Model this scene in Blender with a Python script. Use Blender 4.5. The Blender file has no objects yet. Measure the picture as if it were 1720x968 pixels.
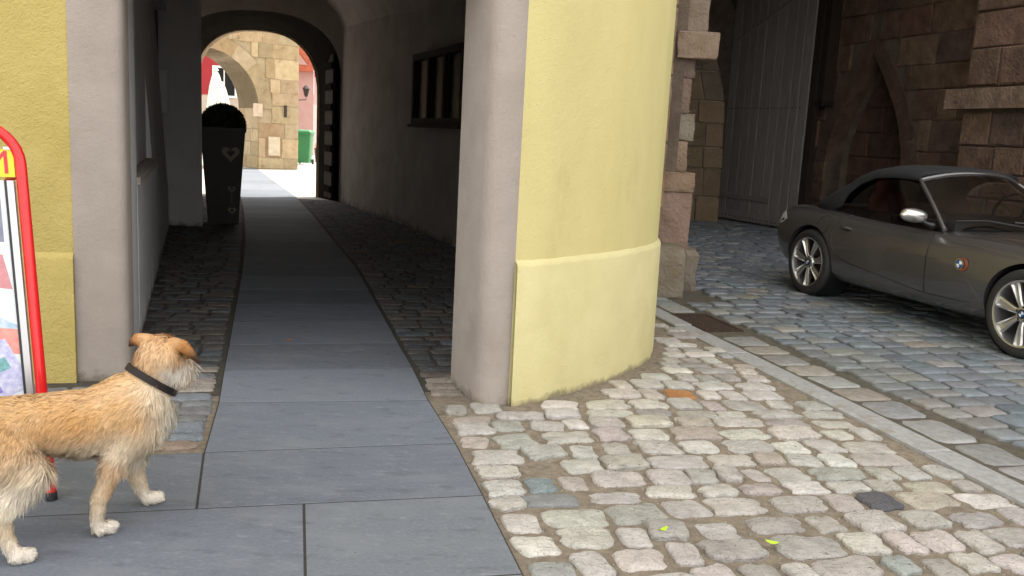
import bpy, math, random
import numpy as np
from mathutils import Vector, Matrix
from mathutils.bvhtree import BVHTree

random.seed(7)
rng = np.random.default_rng(7)
S = bpy.context.scene
C = S.collection

# ------------------------------------------------------------------ camera
CAM_H = 1.4
cam_d = bpy.data.cameras.new('camera')
cam = bpy.data.objects.new('camera', cam_d)
C.objects.link(cam)
S.camera = cam
cam_d.sensor_width = 36.0
cam_d.lens = 36.0 * 1489.0 / 1720.0
cam_d.clip_start = 0.05
cam_d.clip_end = 2000
PITCH, ROLL = math.radians(9.7), math.radians(3.0)
cam.matrix_world = (Matrix.Translation((0, 0, CAM_H)) @ Matrix.Rotation(math.pi / 2 - PITCH, 4, 'X')
                    @ Matrix.Rotation(ROLL, 4, 'Z'))

# ------------------------------------------------------------------ sky, sun, exposure
SUN_EL = math.radians(60)
SUN_DIR = Vector((0.64, 0.77, 0)).normalized() * math.cos(SUN_EL) + Vector((0, 0, math.sin(SUN_EL)))
W = bpy.data.worlds.new('World')
S.world = W
W.use_nodes = True
nt = W.node_tree
bg = nt.nodes['Background']
sky = nt.nodes.new('ShaderNodeTexSky')
sky.sky_type = 'NISHITA'
sky.sun_disc = False
sky.sun_elevation = SUN_EL
sky.sun_rotation = math.atan2(SUN_DIR.x, SUN_DIR.y)
sky.air_density = 1.0
sky.dust_density = 4.0
sky.ozone_density = 1.0
# thin broken white cloud over the blue
tcw = nt.nodes.new('ShaderNodeTexCoord')
nzw = nt.nodes.new('ShaderNodeTexNoise'); nzw.inputs['Scale'].default_value = 2.2; nzw.inputs['Detail'].default_value = 6
rpw = nt.nodes.new('ShaderNodeMapRange')
rpw.inputs['From Min'].default_value = 0.34; rpw.inputs['From Max'].default_value = 0.60
rpw.inputs['To Min'].default_value = 0.55; rpw.inputs['To Max'].default_value = 0.95
mxw = nt.nodes.new('ShaderNodeMix'); mxw.data_type = 'RGBA'
mxw.inputs['B'].default_value = (8.6, 8.4, 8.0, 1)
nt.links.new(tcw.outputs['Generated'], nzw.inputs['Vector'])
nt.links.new(nzw.outputs['Fac'], rpw.inputs['Value'])
nt.links.new(rpw.outputs['Result'], mxw.inputs['Factor'])
nt.links.new(sky.outputs['Color'], mxw.inputs['A'])
nt.links.new(mxw.outputs['Result'], bg.inputs['Color'])
bg.inputs['Strength'].default_value = 0.15

sl = bpy.data.lights.new('sun', 'SUN')
sl.energy = 4.0
sl.angle = math.radians(0.6)
sl.color = (1.0, 0.95, 0.87)
so = bpy.data.objects.new('sun', sl)
C.objects.link(so)
so.rotation_euler = SUN_DIR.to_track_quat('Z', 'Y').to_euler()
so.location = (20, 10, 30)

S.view_settings.view_transform = 'Standard'
S.view_settings.look = 'None'
S.view_settings.gamma = 1.0
S.view_settings.exposure = 1.1
S.render.engine = 'CYCLES'
S.cycles.use_denoising = True
S.cycles.max_bounces = 8
S.cycles.diffuse_bounces = 5
S.cycles.transparent_max_bounces = 12
S.cycles.sample_clamp_indirect = 6

# ------------------------------------------------------------------ helpers
class MB:
    """collects polygons; build() links them as one mesh object"""
    def __init__(s):
        s.v, s.f, s.m = [], [], []
    def add(s, verts, faces, mi=0):
        o = len(s.v)
        s.v.extend([tuple(p) for p in verts])
        s.f.extend([tuple(i + o for i in f) for f in faces])
        s.m.extend([mi] * len(faces))
        return s
    def box(s, x0, x1, y0, y1, z0, z1, ch=0.0, mi=0):
        if ch <= 0:
            v = [(x, y, z) for z in (z0, z1) for y in (y0, y1) for x in (x0, x1)]
            return s.add(v, [(0, 2, 3, 1), (4, 5, 7, 6), (0, 1, 5, 4), (2, 6, 7, 3), (0, 4, 6, 2), (1, 3, 7, 5)], mi)
        c = ch
        secs = []
        for z, i in ((z0, c), (z0 + c, 0), (z1 - c, 0), (z1, c)):
            a, b, d, e = x0 + i, x1 - i, y0 + i, y1 - i
            if i:
                ring = [(a + c, d, z), (b - c, d, z), (b, d + c, z), (b, e - c, z), (b - c, e, z), (a + c, e, z), (a, e - c, z), (a, d + c, z)]
            else:
                ring = [(a + c, d, z), (b - c, d, z), (b, d + c, z), (b, e - c, z), (b - c, e, z), (a + c, e, z), (a, e - c, z), (a, d + c, z)]
            secs.append(ring)
        return s.loft(secs, caps=True, mi=mi)
    def prism(s, poly, z0, z1, mi=0):
        n = len(poly)
        a = sum(poly[i][0] * poly[(i + 1) % n][1] - poly[(i + 1) % n][0] * poly[i][1] for i in range(n))
        if a < 0:
            poly = poly[::-1]
        v = [(p[0], p[1], z0) for p in poly] + [(p[0], p[1], z1) for p in poly]
        f = [tuple(range(n))[::-1], tuple(range(n, 2 * n))] + [(i, (i + 1) % n, n + (i + 1) % n, n + i) for i in range(n)]
        return s.add(v, f, mi)
    def wallprism(s, poly, fr, d0, d1, mi=0):
        """poly in (s,z) of a wall frame, from depth d0 (back) to d1 (front, along the normal)"""
        n = len(poly)
        v = [fr(p[0], d0, p[1]) for p in poly] + [fr(p[0], d1, p[1]) for p in poly]
        f = [tuple(range(n)), tuple(range(2 * n - 1, n - 1, -1))] + [(n + i, n + (i + 1) % n, (i + 1) % n, i) for i in range(n)]
        return s.add(v, f, mi)
    def loft(s, secs, caps=True, closed=True, mi=0):
        n = len(secs[0]); v = []; f = []
        for r in secs: v.extend(r)
        for k in range(len(secs) - 1):
            for i in range(n if closed else n - 1):
                j = (i + 1) % n
                f.append((k * n + i, k * n + j, (k + 1) * n + j, (k + 1) * n + i))
        if caps:
            f.append(tuple(range(n))[::-1]); o = (len(secs) - 1) * n
            f.append(tuple(range(o, o + n)))
        return s.add(v, f, mi)
    def tube(s, pts, r, n=8, caps=True, mi=0):
        pts = [Vector(p) for p in pts]; secs = []
        rs = r if isinstance(r, (list, tuple)) else [r] * len(pts)
        up = None
        for i, p in enumerate(pts):
            t = (pts[min(i + 1, len(pts) - 1)] - pts[max(i - 1, 0)]).normalized()
            if up is None:
                up = t.orthogonal().normalized()
            up = (up - t * up.dot(t)).normalized()
            b = t.cross(up)
            secs.append([tuple(p + (up * math.cos(a) + b * math.sin(a)) * rs[i]) for a in [2 * math.pi * k / n for k in range(n)]])
        return s.loft(secs, caps, mi=mi)
    def lathe(s, prof, n=24, origin=(0, 0, 0), axis='Z', mi=0, caps=False):
        secs = []
        for r, h in prof:
            ring = []
            for k in range(n):
                a = 2 * math.pi * k / n
                x, y = r * math.cos(a), r * math.sin(a)
                p = (x, y, h) if axis == 'Z' else ((x, h, y) if axis == 'Y' else (h, x, y))
                ring.append((p[0] + origin[0], p[1] + origin[1], p[2] + origin[2]))
            secs.append(ring)
        return s.loft(secs, caps, mi=mi)
    def mesh(s, name, mats, smooth=False):
        me = bpy.data.meshes.new(name)
        me.from_pydata(s.v, [], s.f)
        for m in (mats if isinstance(mats, (list, tuple)) else [mats]):
            me.materials.append(m)
        if any(s.m):
            me.polygons.foreach_set('material_index', s.m)
        if smooth:
            me.polygons.foreach_set('use_smooth', [True] * len(me.polygons))
            if smooth != 'all':
                try: me.set_sharp_from_angle(angle=math.radians(smooth if smooth is not True else 40))
                except Exception: pass
        me.update()
        return me
    def build(s, name, mats, parent=None, smooth=False, world=True):
        if parent is not None and world:
            L = parent.location
            s.v = [(p[0] - L.x, p[1] - L.y, p[2] - L.z) for p in s.v]
        return link(name, s.mesh(name, mats, smooth), parent)

def link(name, me, parent=None):
    o = bpy.data.objects.new(name, me)
    C.objects.link(o)
    if parent is not None: o.parent = parent
    return o

def tag(o, label=None, cat=None, group=None, kind=None):
    if label: o['label'] = label
    if cat: o['category'] = cat
    if group: o['group'] = group
    if kind: o['kind'] = kind
    return o

def thing(name, loc, label, cat=None, group=None, kind=None, rz=0):
    o = bpy.data.objects.new(name, None)
    o.empty_display_size = 0.1
    C.objects.link(o)
    o.location = loc; o.rotation_euler = (0, 0, rz)
    return tag(o, label, cat, group, kind)

def frame(origin, d, nrm):
    ox, oy = origin; dx, dy = d; nx, ny = nrm
    return lambda s_, dep, z: (ox + dx * s_ + nx * dep, oy + dy * s_ + ny * dep, z)

def catmull(pts, n=6):
    out = []
    P = [np.array(p, float) for p in pts]
    P = [2 * P[0] - P[1]] + P + [2 * P[-1] - P[-2]]
    for i in range(1, len(P) - 2):
        for k in range(n):
            t = k / n
            out.append(tuple(0.5 * (2 * P[i] + (P[i + 1] - P[i - 1]) * t + (2 * P[i - 1] - 5 * P[i] + 4 * P[i + 1] - P[i + 2]) * t * t
                       + (3 * P[i] - P[i - 1] - 3 * P[i + 1] + P[i + 2]) * t ** 3)))
    out.append(tuple(P[-2]))
    return out

def inside(p, poly):
    x, y = p; c = False; n = len(poly); j = n - 1
    for i in range(n):
        xi, yi = poly[i]; xj, yj = poly[j]
        if (yi > y) != (yj > y) and x < (xj - xi) * (y - yi) / (yj - yi) + xi: c = not c
        j = i
    return c

# ------------------------------------------------------------------ materials
def mat(name, c1, c2=None, nscale=3.0, rough=0.8, bumps=(), metallic=0.0, src=None, coords='pos', detail=6, spots=None,
        c3=None, n3=0.7, spec=0.5, coat=0.0, trans=0.0, rvar=0.0, contrast=(0.35, 0.65), extra=None, stretch=None):
    """src: None | 'object' (multiply by object colour) | 'attr' (multiply by 'col'). spots=(scale, lo, hi, colour)"""
    m = bpy.data.materials.new(name); m.use_nodes = True
    t = m.node_tree; N = t.nodes; L = t.links
    b = N['Principled BSDF']
    if coords == 'pos':
        g = N.new('ShaderNodeNewGeometry'); vec = g.outputs['Position']
    else:
        g = N.new('ShaderNodeTexCoord'); vec = g.outputs['Object']
    if src == 'object':
        # keep shared meshes from repeating: world position is used for the pattern anyway
        pass
    if stretch:
        mp = N.new('ShaderNodeMapping'); mp.inputs['Scale'].default_value = stretch
        L.new(vec, mp.inputs['Vector']); svec = mp.outputs['Vector']
    else:
        svec = vec
    def noise(sc, det=detail, rgh=0.55, v=None):
        n = N.new('ShaderNodeTexNoise'); n.inputs['Scale'].default_value = sc; n.inputs['Detail'].default_value = det
        n.inputs['Roughness'].default_value = rgh; L.new(v if v is not None else svec, n.inputs['Vector']); return n.outputs['Fac']
    def ramp(fac, lo, hi, a=0.0, z=1.0):
        r = N.new('ShaderNodeMapRange'); r.inputs['From Min'].default_value = lo; r.inputs['From Max'].default_value = hi
        r.inputs['To Min'].default_value = a; r.inputs['To Max'].default_value = z; L.new(fac, r.inputs['Value']); return r.outputs['Result']
    def mix(fac, a, bb, mode='MIX'):
        x = N.new('ShaderNodeMix'); x.data_type = 'RGBA'; x.blend_type = mode
        for s_, val in (('Factor', fac), ('A', a), ('B', bb)):
            if isinstance(val, (int, float)): x.inputs[s_].default_value = val
            elif isinstance(val, (tuple, list)): x.inputs[s_].default_value = (*val[:3], 1)
            else: L.new(val, x.inputs[s_])
        return x.outputs['Result']
    col = mix(ramp(noise(nscale), *contrast), c1, c2 or c1)
    if c3:
        col = mix(ramp(noise(nscale * 0.37, 4), n3 - 0.12, n3 + 0.06), col, c3)
    if src == 'object':
        oi = N.new('ShaderNodeObjectInfo'); col = mix(1.0, oi.outputs['Color'], col, 'MULTIPLY')
    elif src == 'attr':
        at = N.new('ShaderNodeAttribute'); at.attribute_name = 'col'; col = mix(1.0, at.outputs['Color'], col, 'MULTIPLY')
    if spots:
        for (sc, lo, hi, cc) in (spots if isinstance(spots, list) else [spots]):
            col = mix(ramp(noise(sc, 5, 0.6), lo, hi), col, cc)
    L.new(col, b.inputs['Base Color'])
    b.inputs['Roughness'].default_value = rough
    if rvar:
        L.new(ramp(noise(nscale * 2), 0.3, 0.7, rough - rvar, min(1, rough + rvar)), b.inputs['Roughness'])
    b.inputs['Metallic'].default_value = metallic
    b.inputs['Specular IOR Level'].default_value = spec
    if coat:
        b.inputs['Coat Weight'].default_value = coat; b.inputs['Coat Roughness'].default_value = 0.04
    if trans:
        b.inputs['Transmission Weight'].default_value = trans
    prev = None
    for (sc, dist) in bumps:
        bn = N.new('ShaderNodeBump'); bn.inputs['Distance'].default_value = dist; bn.inputs['Strength'].default_value = 1.0
        L.new(noise(sc, 4, 0.6, vec), bn.inputs['Height'])
        if prev: L.new(prev, bn.inputs['Normal'])
        prev = bn.outputs['Normal']
    if prev: L.new(prev, b.inputs['Normal'])
    if extra: extra(m, N, L, b, mix, ramp, noise)
    return m

def base_dirt(col, z0, z1, sc):
    """splashed dirt with a ragged edge along a wall's foot"""
    def fn(m, N, L, b, mix, ramp, noise):
        g = N.new('ShaderNodeNewGeometry'); sp = N.new('ShaderNodeSeparateXYZ'); L.new(g.outputs['Position'], sp.inputs[0])
        nz = noise(sc, 6, 0.65, g.outputs['Position'])
        a = N.new('ShaderNodeMath'); a.operation = 'MULTIPLY_ADD'; L.new(nz, a.inputs[0]); a.inputs[1].default_value = -(z1 - z0) * 2.2
        L.new(sp.outputs['Z'], a.inputs[2])
        f = ramp(a.outputs[0], z0 - (z1 - z0) * 1.25, z0 - (z1 - z0) * 0.7, 0.8, 0.0)
        old = b.inputs['Base Color'].links[0].from_socket
        L.new(mix(f, old, col), b.inputs['Base Color'])
    return fn

STUCCO_B = ((170, 0.0035), (45, 0.003), (6, 0.006))
M_yel = mat('yellow_render', (0.64, 0.56, 0.255), (0.61, 0.53, 0.235), 2.2, 0.9, STUCCO_B, stretch=(2.2, 2.2, 0.8), extra=base_dirt((0.20, 0.17, 0.11), 0.0, 0.06, 9),
            spots=[(1.6, 0.60, 0.80, (0.54, 0.46, 0.20)), (26, 0.72, 0.76, (0.48, 0.41, 0.19))])
M_plinth = mat('plinth_render', (0.67, 0.60, 0.315), (0.62, 0.55, 0.275), 4, 0.9, STUCCO_B, extra=base_dirt((0.20, 0.17, 0.11), 0.0, 0.06, 9))
M_yel_shade = mat('yellow_rough_render_shaded', (0.50, 0.40, 0.135), (0.45, 0.355, 0.11), 5, 0.9, ((90, 0.006), (30, 0.006), (6, 0.006)))  # same yellow paint as the street wall, its dimmer light put into the colour
M_grey = mat('grey_surround', (0.385, 0.335, 0.295), (0.345, 0.30, 0.262), 5, 0.9, STUCCO_B, extra=base_dirt((0.16, 0.13, 0.10), 0.0, 0.10, 8),
             spots=[(14, 0.70, 0.76, (0.30, 0.26, 0.22)), (2.2, 0.58, 0.8, (0.31, 0.265, 0.225)), (60, 0.72, 0.75, (0.22, 0.19, 0.16))])
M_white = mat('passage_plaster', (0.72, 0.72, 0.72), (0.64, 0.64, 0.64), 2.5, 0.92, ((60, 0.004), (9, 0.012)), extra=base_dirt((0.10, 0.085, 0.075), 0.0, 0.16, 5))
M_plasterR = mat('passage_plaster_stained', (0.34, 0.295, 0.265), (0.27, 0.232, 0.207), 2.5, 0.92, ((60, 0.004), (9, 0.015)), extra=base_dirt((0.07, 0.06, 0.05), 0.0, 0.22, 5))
M_slab = mat('slab_concrete', (0.138, 0.156, 0.185), (0.178, 0.196, 0.226), 60, 0.8, ((300, 0.002), (40, 0.0015)), rvar=0.1, src='object', spec=0.22, stretch=(1.0, 2.6, 1.0),
             spots=[(2.5, 0.48, 0.85, (0.20, 0.215, 0.235)), (13, 0.56, 0.85, (0.25, 0.265, 0.29)), (31, 0.60, 0.85, (0.27, 0.28, 0.30)), (6, 0.56, 0.8, (0.095, 0.104, 0.12)), (55, 0.70, 0.74, (0.30, 0.30, 0.30)), (320, 0.66, 0.72, (0.30, 0.30, 0.31)), (26, 0.70, 0.73, (0.035, 0.035, 0.04))])
STONE_KW = dict(nscale=11, rough=0.8, bumps=((240, 0.004), (70, 0.014), (24, 0.020)), rvar=0.1, contrast=(0.28, 0.72),
                spots=[(34, 0.63, 0.72, (0.15, 0.14, 0.125)), (85, 0.66, 0.72, (0.12, 0.11, 0.10)), (9, 0.66, 0.78, (0.30, 0.28, 0.25))])
M_cob = mat('cobble_stone', (1.34, 1.325, 1.30), (0.84, 0.825, 0.80), src='object', **STONE_KW)
M_cob_a = mat('cobble_stone_mass', (1.34, 1.325, 1.30), (0.84, 0.825, 0.80), src='attr', **STONE_KW)
SETT_KW = dict(nscale=20, rough=0.5, bumps=((190, 0.0012), (30, 0.003)), rvar=0.14, spots=[(60, 0.62, 0.70, (0.10, 0.11, 0.115))])
M_sett = mat('basalt_sett', (1, 1, 1), (0.78, 0.78, 0.78), src='object', **SETT_KW)
M_sett_a = mat('basalt_sett_mass', (1, 1, 1), (0.78, 0.78, 0.78), src='attr', **SETT_KW)
M_sand = mat('joint_sand', (0.29, 0.24, 0.18), (0.19, 0.155, 0.115), 25, 0.95, ((420, 0.004), (130, 0.006), (9, 0.006)),
             spots=[(240, 0.66, 0.70, (0.42, 0.39, 0.34)), (180, 0.67, 0.70, (0.07, 0.06, 0.05)), (7, 0.62, 0.72, (0.10, 0.10, 0.06))])
M_bed = mat('street_joints', (0.12, 0.10, 0.075), (0.07, 0.066, 0.05), 18, 0.95, ((300, 0.004), (60, 0.005)),
            spots=[(5, 0.60, 0.70, (0.17, 0.14, 0.10))])
M_floor = mat('passage_joints', (0.075, 0.065, 0.05), (0.05, 0.045, 0.035), 14, 0.95, ((200, 0.003), (50, 0.004)))
M_granite = mat('granite', (0.36, 0.36, 0.36), (0.28, 0.282, 0.285), 30, 0.7, ((260, 0.002), (40, 0.002)), spots=[(330, 0.64, 0.68, (0.16, 0.16, 0.17)), (6, 0.56, 0.70, (0.25, 0.225, 0.185))])
M_court = mat('courtyard_paving', (0.50, 0.46, 0.41), (0.40, 0.37, 0.33), 5, 0.85, ((30, 0.01), (7, 0.02)), spots=[(22, 0.58, 0.66, (0.30, 0.27, 0.23))])
M_ground = mat('far_ground', (0.30, 0.28, 0.25), (0.24, 0.23, 0.20), 0.6, 0.9, ((12, 0.01),))
SAND_KW = dict(nscale=5, rough=0.9, bumps=((140, 0.005), (30, 0.016), (8, 0.03)), contrast=(0.3, 0.7))
M_dkstone = mat('dark_sandstone', (1.1, 1.08, 1.06), (0.55, 0.50, 0.48), src='object', spots=[(3, 0.60, 0.75, (0.07, 0.055, 0.05)), (30, 0.68, 0.74, (0.09, 0.07, 0.06))], **SAND_KW)
M_ltstone = mat('light_sandstone', (1, 1, 1), (0.76, 0.72, 0.66), src='object', spots=[(5, 0.62, 0.74, (0.22, 0.17, 0.11)), (2, 0.66, 0.8, (0.30, 0.23, 0.14))], **SAND_KW)
M_mort_d = mat('dark_mortar', (0.15, 0.115, 0.085), (0.10, 0.075, 0.06), 6, 0.95, ((60, 0.01), (8, 0.02)))
M_mort_l = mat('light_mortar', (0.42, 0.345, 0.24), (0.34, 0.28, 0.195), 6, 0.95, ((60, 0.01), (8, 0.02)))
M_gate = mat('weathered_gate_wood', (0.25, 0.222, 0.205), (0.175, 0.155, 0.143), 6, 0.8, ((60, 0.003),), stretch=(9, 9, 0.5), src='object')
M_iron = mat('black_iron', (0.03, 0.028, 0.027), (0.05, 0.035, 0.025), 20, 0.55, ((90, 0.002),), metallic=0.7)
M_rust = mat('rusty_iron', (0.075, 0.045, 0.03), (0.04, 0.03, 0.025), 30, 0.8, ((120, 0.002),), metallic=0.4)
M_dkwood = mat('dark_brown_wood', (0.045, 0.032, 0.024), (0.03, 0.022, 0.017), 8, 0.8, ((80, 0.002),), stretch=(6, 6, 0.6), spec=0.08)
M_red = mat('red_lacquer', (0.72, 0.008, 0.012), (0.66, 0.006, 0.01), 6, 0.28, ((40, 0.0006),), coords='obj', coat=0.3,
            spots=[(70, 0.72, 0.75, (0.40, 0.10, 0.09))])
M_alu = mat('aluminium', (0.55, 0.56, 0.58), None, 5, 0.35, metallic=0.85)
M_panel = mat('panel_white', (0.72, 0.76, 0.79), (0.68, 0.72, 0.75), 3, 0.25, coords='obj')
M_dkplastic = mat('black_plastic', (0.018, 0.018, 0.019), None, 5, 0.45)
M_redprint = mat('print_red', (0.62, 0.03, 0.045), None, 4, 0.35)
M_pinkprint = mat('print_pink', (0.55, 0.22, 0.25), (0.62, 0.30, 0.30), 30, 0.35)
M_yelprint = mat('print_yellow', (0.80, 0.66, 0.03), None, 4, 0.35)
M_bluegrey = mat('print_bluegrey', (0.20, 0.20, 0.28), (0.27, 0.26, 0.33), 20, 0.35)
M_note = mat('banknote_violet', (0.40, 0.40, 0.66), (0.62, 0.64, 0.76), 55, 0.35)
M_note2 = mat('banknote_deep', (0.20, 0.15, 0.50), (0.30, 0.24, 0.58), 70, 0.35)
M_note3 = mat('banknote_blue', (0.34, 0.50, 0.68), (0.60, 0.66, 0.70), 40, 0.35)
M_note4 = mat('banknote_green', (0.12, 0.32, 0.30), (0.25, 0.45, 0.55), 60, 0.35)
M_salmon = mat('banknote_salmon', (0.72, 0.24, 0.20), (0.70, 0.34, 0.30), 40, 0.35)
M_text = mat('print_violet_text', (0.09, 0.08, 0.30), None, 4, 0.35)

# ------------------------------------------------------------------ stone pieces
def stone_mesh(name, m, n=14, power=3.2, jit=0.10, dome=0.010, edge=0.010, height=0.05, seed=0):
    r = random.Random(seed)
    out = []
    cj = jit * 0.55
    cor = [(-.5 + r.uniform(-.2, 1) * cj, -.5 + r.uniform(-.2, 1) * cj), (.5 - r.uniform(-.2, 1) * cj, -.5 + r.uniform(-.2, 1) * cj),
           (.5 - r.uniform(-.2, 1) * cj, .5 - r.uniform(-.2, 1) * cj), (-.5 + r.uniform(-.2, 1) * cj, .5 - r.uniform(-.2, 1) * cj)]
    m4 = n // 4
    rnd = 1.0 / power
    for k in range(4):
        p, q = cor[k], cor[(k + 1) % 4]
        for i in range(m4):
            t = rnd * 0.5 + (1 - rnd) * i / (m4 - 1)
            e = 0.0 if i in (0, m4 - 1) else 1.0
            x, y = p[0] + (q[0] - p[0]) * t, p[1] + (q[1] - p[1]) * t
            w = r.uniform(-.30, .22) * jit * e
            nx, ny = (q[1] - p[1]), -(q[0] - p[0])
            out.append((x + nx * w, y + ny * w))
    v, f = [], []
    tilt = (r.uniform(-1, 1) * dome * 0.7, r.uniform(-1, 1) * dome * 0.7)
    for (sc, z) in ((1.02, -height), (1.0, -edge), (0.955, -edge * 0.22), (0.85, dome * 0.6)):
        for (x, y) in out:
            zz = z + (r.uniform(-0.35, 0.35) * max(dome, 0.003) + tilt[0] * x * 2 + tilt[1] * y * 2 if z > -edge * 0.9 else 0)
            v.append((x * sc, y * sc, zz))
    for k in range(3):
        for i in range(n):
            j = (i + 1) % n
            f.append((k * n + i, k * n + j, (k + 1) * n + j, (k + 1) * n + i))
    v.append((0, 0, dome * 1.05)); c0 = len(v) - 1
    for i in range(n):
        f.append((3 * n + i, 3 * n + (i + 1) % n, c0))
    me = bpy.data.meshes.new(name); me.from_pydata(v, [], f); me.materials.append(m)
    me.polygons.foreach_set('use_smooth', [True] * len(f)); me.set_sharp_from_angle(angle=math.radians(24)); me.update()
    return me

def to_px(p):
    """where a ground point shows (metres ahead, offset) - only used to pick the stones that show largest"""
    d = Vector(p) - Vector((0, 0, CAM_H))
    y = d.y * math.cos(PITCH) - d.z * math.sin(PITCH); z = d.y * math.sin(PITCH) + d.z * math.cos(PITCH)
    if y < 0.3: return None
    x = d.x / y; z = z / y; c, s_ = math.cos(ROLL), math.sin(ROLL)
    return (860 + 1489 * (x * c + z * s_), 484 - 1489 * (-x * s_ + z * c))

def lay(parent, name, variants, mass_mat, stones, limit=300, hidden=lambda p: False):
    """stones: (x, y, z, w, d, rot, colour). The largest in view become single pieces, the rest one mass."""
    def score(t):
        q = to_px((t[0], t[1], 0))
        if q is None or not (-40 < q[0] < 1760 and -40 < q[1] < 1010) or hidden((t[0], t[1])): return 0
        return t[3] * t[4] / (t[0] ** 2 + t[1] ** 2 + 2) ** 1.5
    order = sorted(stones, key=score, reverse=True)
    L = parent.location
    for t in order[:limit]:
        o = bpy.data.objects.new(name, random.choice(variants)); C.objects.link(o); o.parent = parent
        o.location = (t[0] - L.x, t[1] - L.y, t[2] - L.z); o.rotation_euler = (random.gauss(0, 0.012), random.gauss(0, 0.012), t[5])
        o.scale = (t[3], t[4], 1); o.color = (*t[6], 1)
    rest = order[limit:]
    if rest:
        V, F, COL = [], [], []
        cache = {}
        for t in rest:
            me = random.choice(variants)
            if me not in cache:
                cache[me] = (np.array([v.co[:] for v in me.vertices]), [tuple(p.vertices) for p in me.polygons])
            a, fs = cache[me]
            c, s_ = math.cos(t[5]), math.sin(t[5])
            x = a[:, 0] * t[3]; y = a[:, 1] * t[4]
            o = len(V)
            V.extend(np.stack([t[0] + x * c - y * s_ - L.x, t[1] + x * s_ + y * c - L.y, t[2] + a[:, 2] - L.z], 1).tolist())
            F.extend([tuple(i + o for i in f) for f in fs])
            COL.extend([(*t[6], 1.0)] * len(a))
        me = bpy.data.meshes.new(name + '_field'); me.from_pydata(V, [], F); me.materials.append(mass_mat)
        at = me.color_attributes.new('col', 'FLOAT_COLOR', 'POINT'); at.data.foreach_set('color', np.array(COL, np.float32).ravel())
        me.polygons.foreach_set('use_smooth', [True] * len(F)); me.update()
        tag(link(name + '_field', me, parent), kind='stuff')

def pick(pal):
    r = random.random() * sum(w for w, _ in pal)
    for w, c in pal:
        r -= w
        if r <= 0: break
    k = random.uniform(0.84, 1.14)
    return tuple(min(1, x * k * random.uniform(0.97, 1.03)) for x in c)

PAL_COB = [(6, (0.46, 0.442, 0.415)), (5, (0.41, 0.395, 0.375)), (2.0, (0.445, 0.41, 0.39)), (1.5, (0.44, 0.405, 0.355)), (0.8, (0.37, 0.38, 0.385)),
           (3.5, (0.55, 0.535, 0.505)), (1.5, (0.33, 0.315, 0.30)), (0.05, (0.2, 0.2, 0.21))]
PAL_SETT = [(6, (0.178, 0.203, 0.228)), (4, (0.205, 0.223, 0.24)), (1.5, (0.25, 0.255, 0.255)), (0.5, (0.265, 0.25, 0.225)), (2, (0.15, 0.172, 0.195))]
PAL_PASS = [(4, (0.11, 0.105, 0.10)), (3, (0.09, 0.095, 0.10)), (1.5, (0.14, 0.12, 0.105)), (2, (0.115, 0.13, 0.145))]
COBV = [stone_mesh('cobble', M_cob, 16, random.uniform(2.8, 5.5), 0.26, random.uniform(0.0015, 0.004), 0.007, 0.05, i) for i in range(36)]
SETV = [stone_mesh('sett', M_sett, 16, random.uniform(3.5, 6), 0.12, 0.004, 0.008, 0.05, 100 + i) for i in range(16)]
PASV = [stone_mesh('cobble', M_cob, 16, random.uniform(3.5, 6), 0.12, 0.003, 0.006, 0.05, 200 + i) for i in range(16)]

# ------------------------------------------------------------------ plan of the place (metres)
O_W = np.array([-0.07, 3.31]); U = np.array([0.970, 0.242]); V_ = np.array([-0.242, 0.970])     # walkway frame
CURVE = catmull([(0.01, 4.55), (0.16, 4.665), (0.33, 4.86), (0.52, 5.08), (0.69, 5.32), (0.83, 5.57), (0.92, 5.78), (0.985, 6.1), (1.0, 6.6)], 5)
OUTER = CURVE + [(1.0, 8.5), (0.9, 11.0), (0.6, 17.9)]
K0 = np.array([1.21, 7.34]); KD = np.array([2.22, 3.59]) - K0; KD = KD / np.linalg.norm(KD); KN = np.array([-KD[1], KD[0]])   # kerb line, KN to the street
if KN[0] < 0: KN = -KN
WQ = np.array([5.05, 15.6]); WD = np.array([0.30, -0.954]); WN = np.array([-0.954, -0.30])       # gate wall beside the street
STRIP_R = [(-0.07, 3.31), (-0.22, 3.89), (-0.41, 4.53), (-0.57, 5.17), (-0.74, 5.78), (-1.59, 8.92), (-2.28, 11.09), (-3.27, 14.24), (-4.40, 17.68), (-6.39, 23.09), (-8.2, 28.0)]
STRIP_L = [(-1.11, 3.05), (-1.28, 3.61), (-1.45, 4.30), (-1.62, 4.90), (-1.78, 5.48), (-2.64, 8.55), (-3.30, 10.78), (-4.28, 13.93), (-5.42, 17.40), (-7.36, 22.70), (-9.1, 27.6)]
LW0 = np.array([-2.04, 4.63]); LWD = np.array([-0.339, 0.9408])                                   # left wall of the passage
PW_R = [(-0.30, 4.93), (0.25, 5.15), (0.25, 8.6), (-0.734, 11.02), (-1.453, 12.83), (-3.36, 16.9)]  # right wall of the passage

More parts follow.
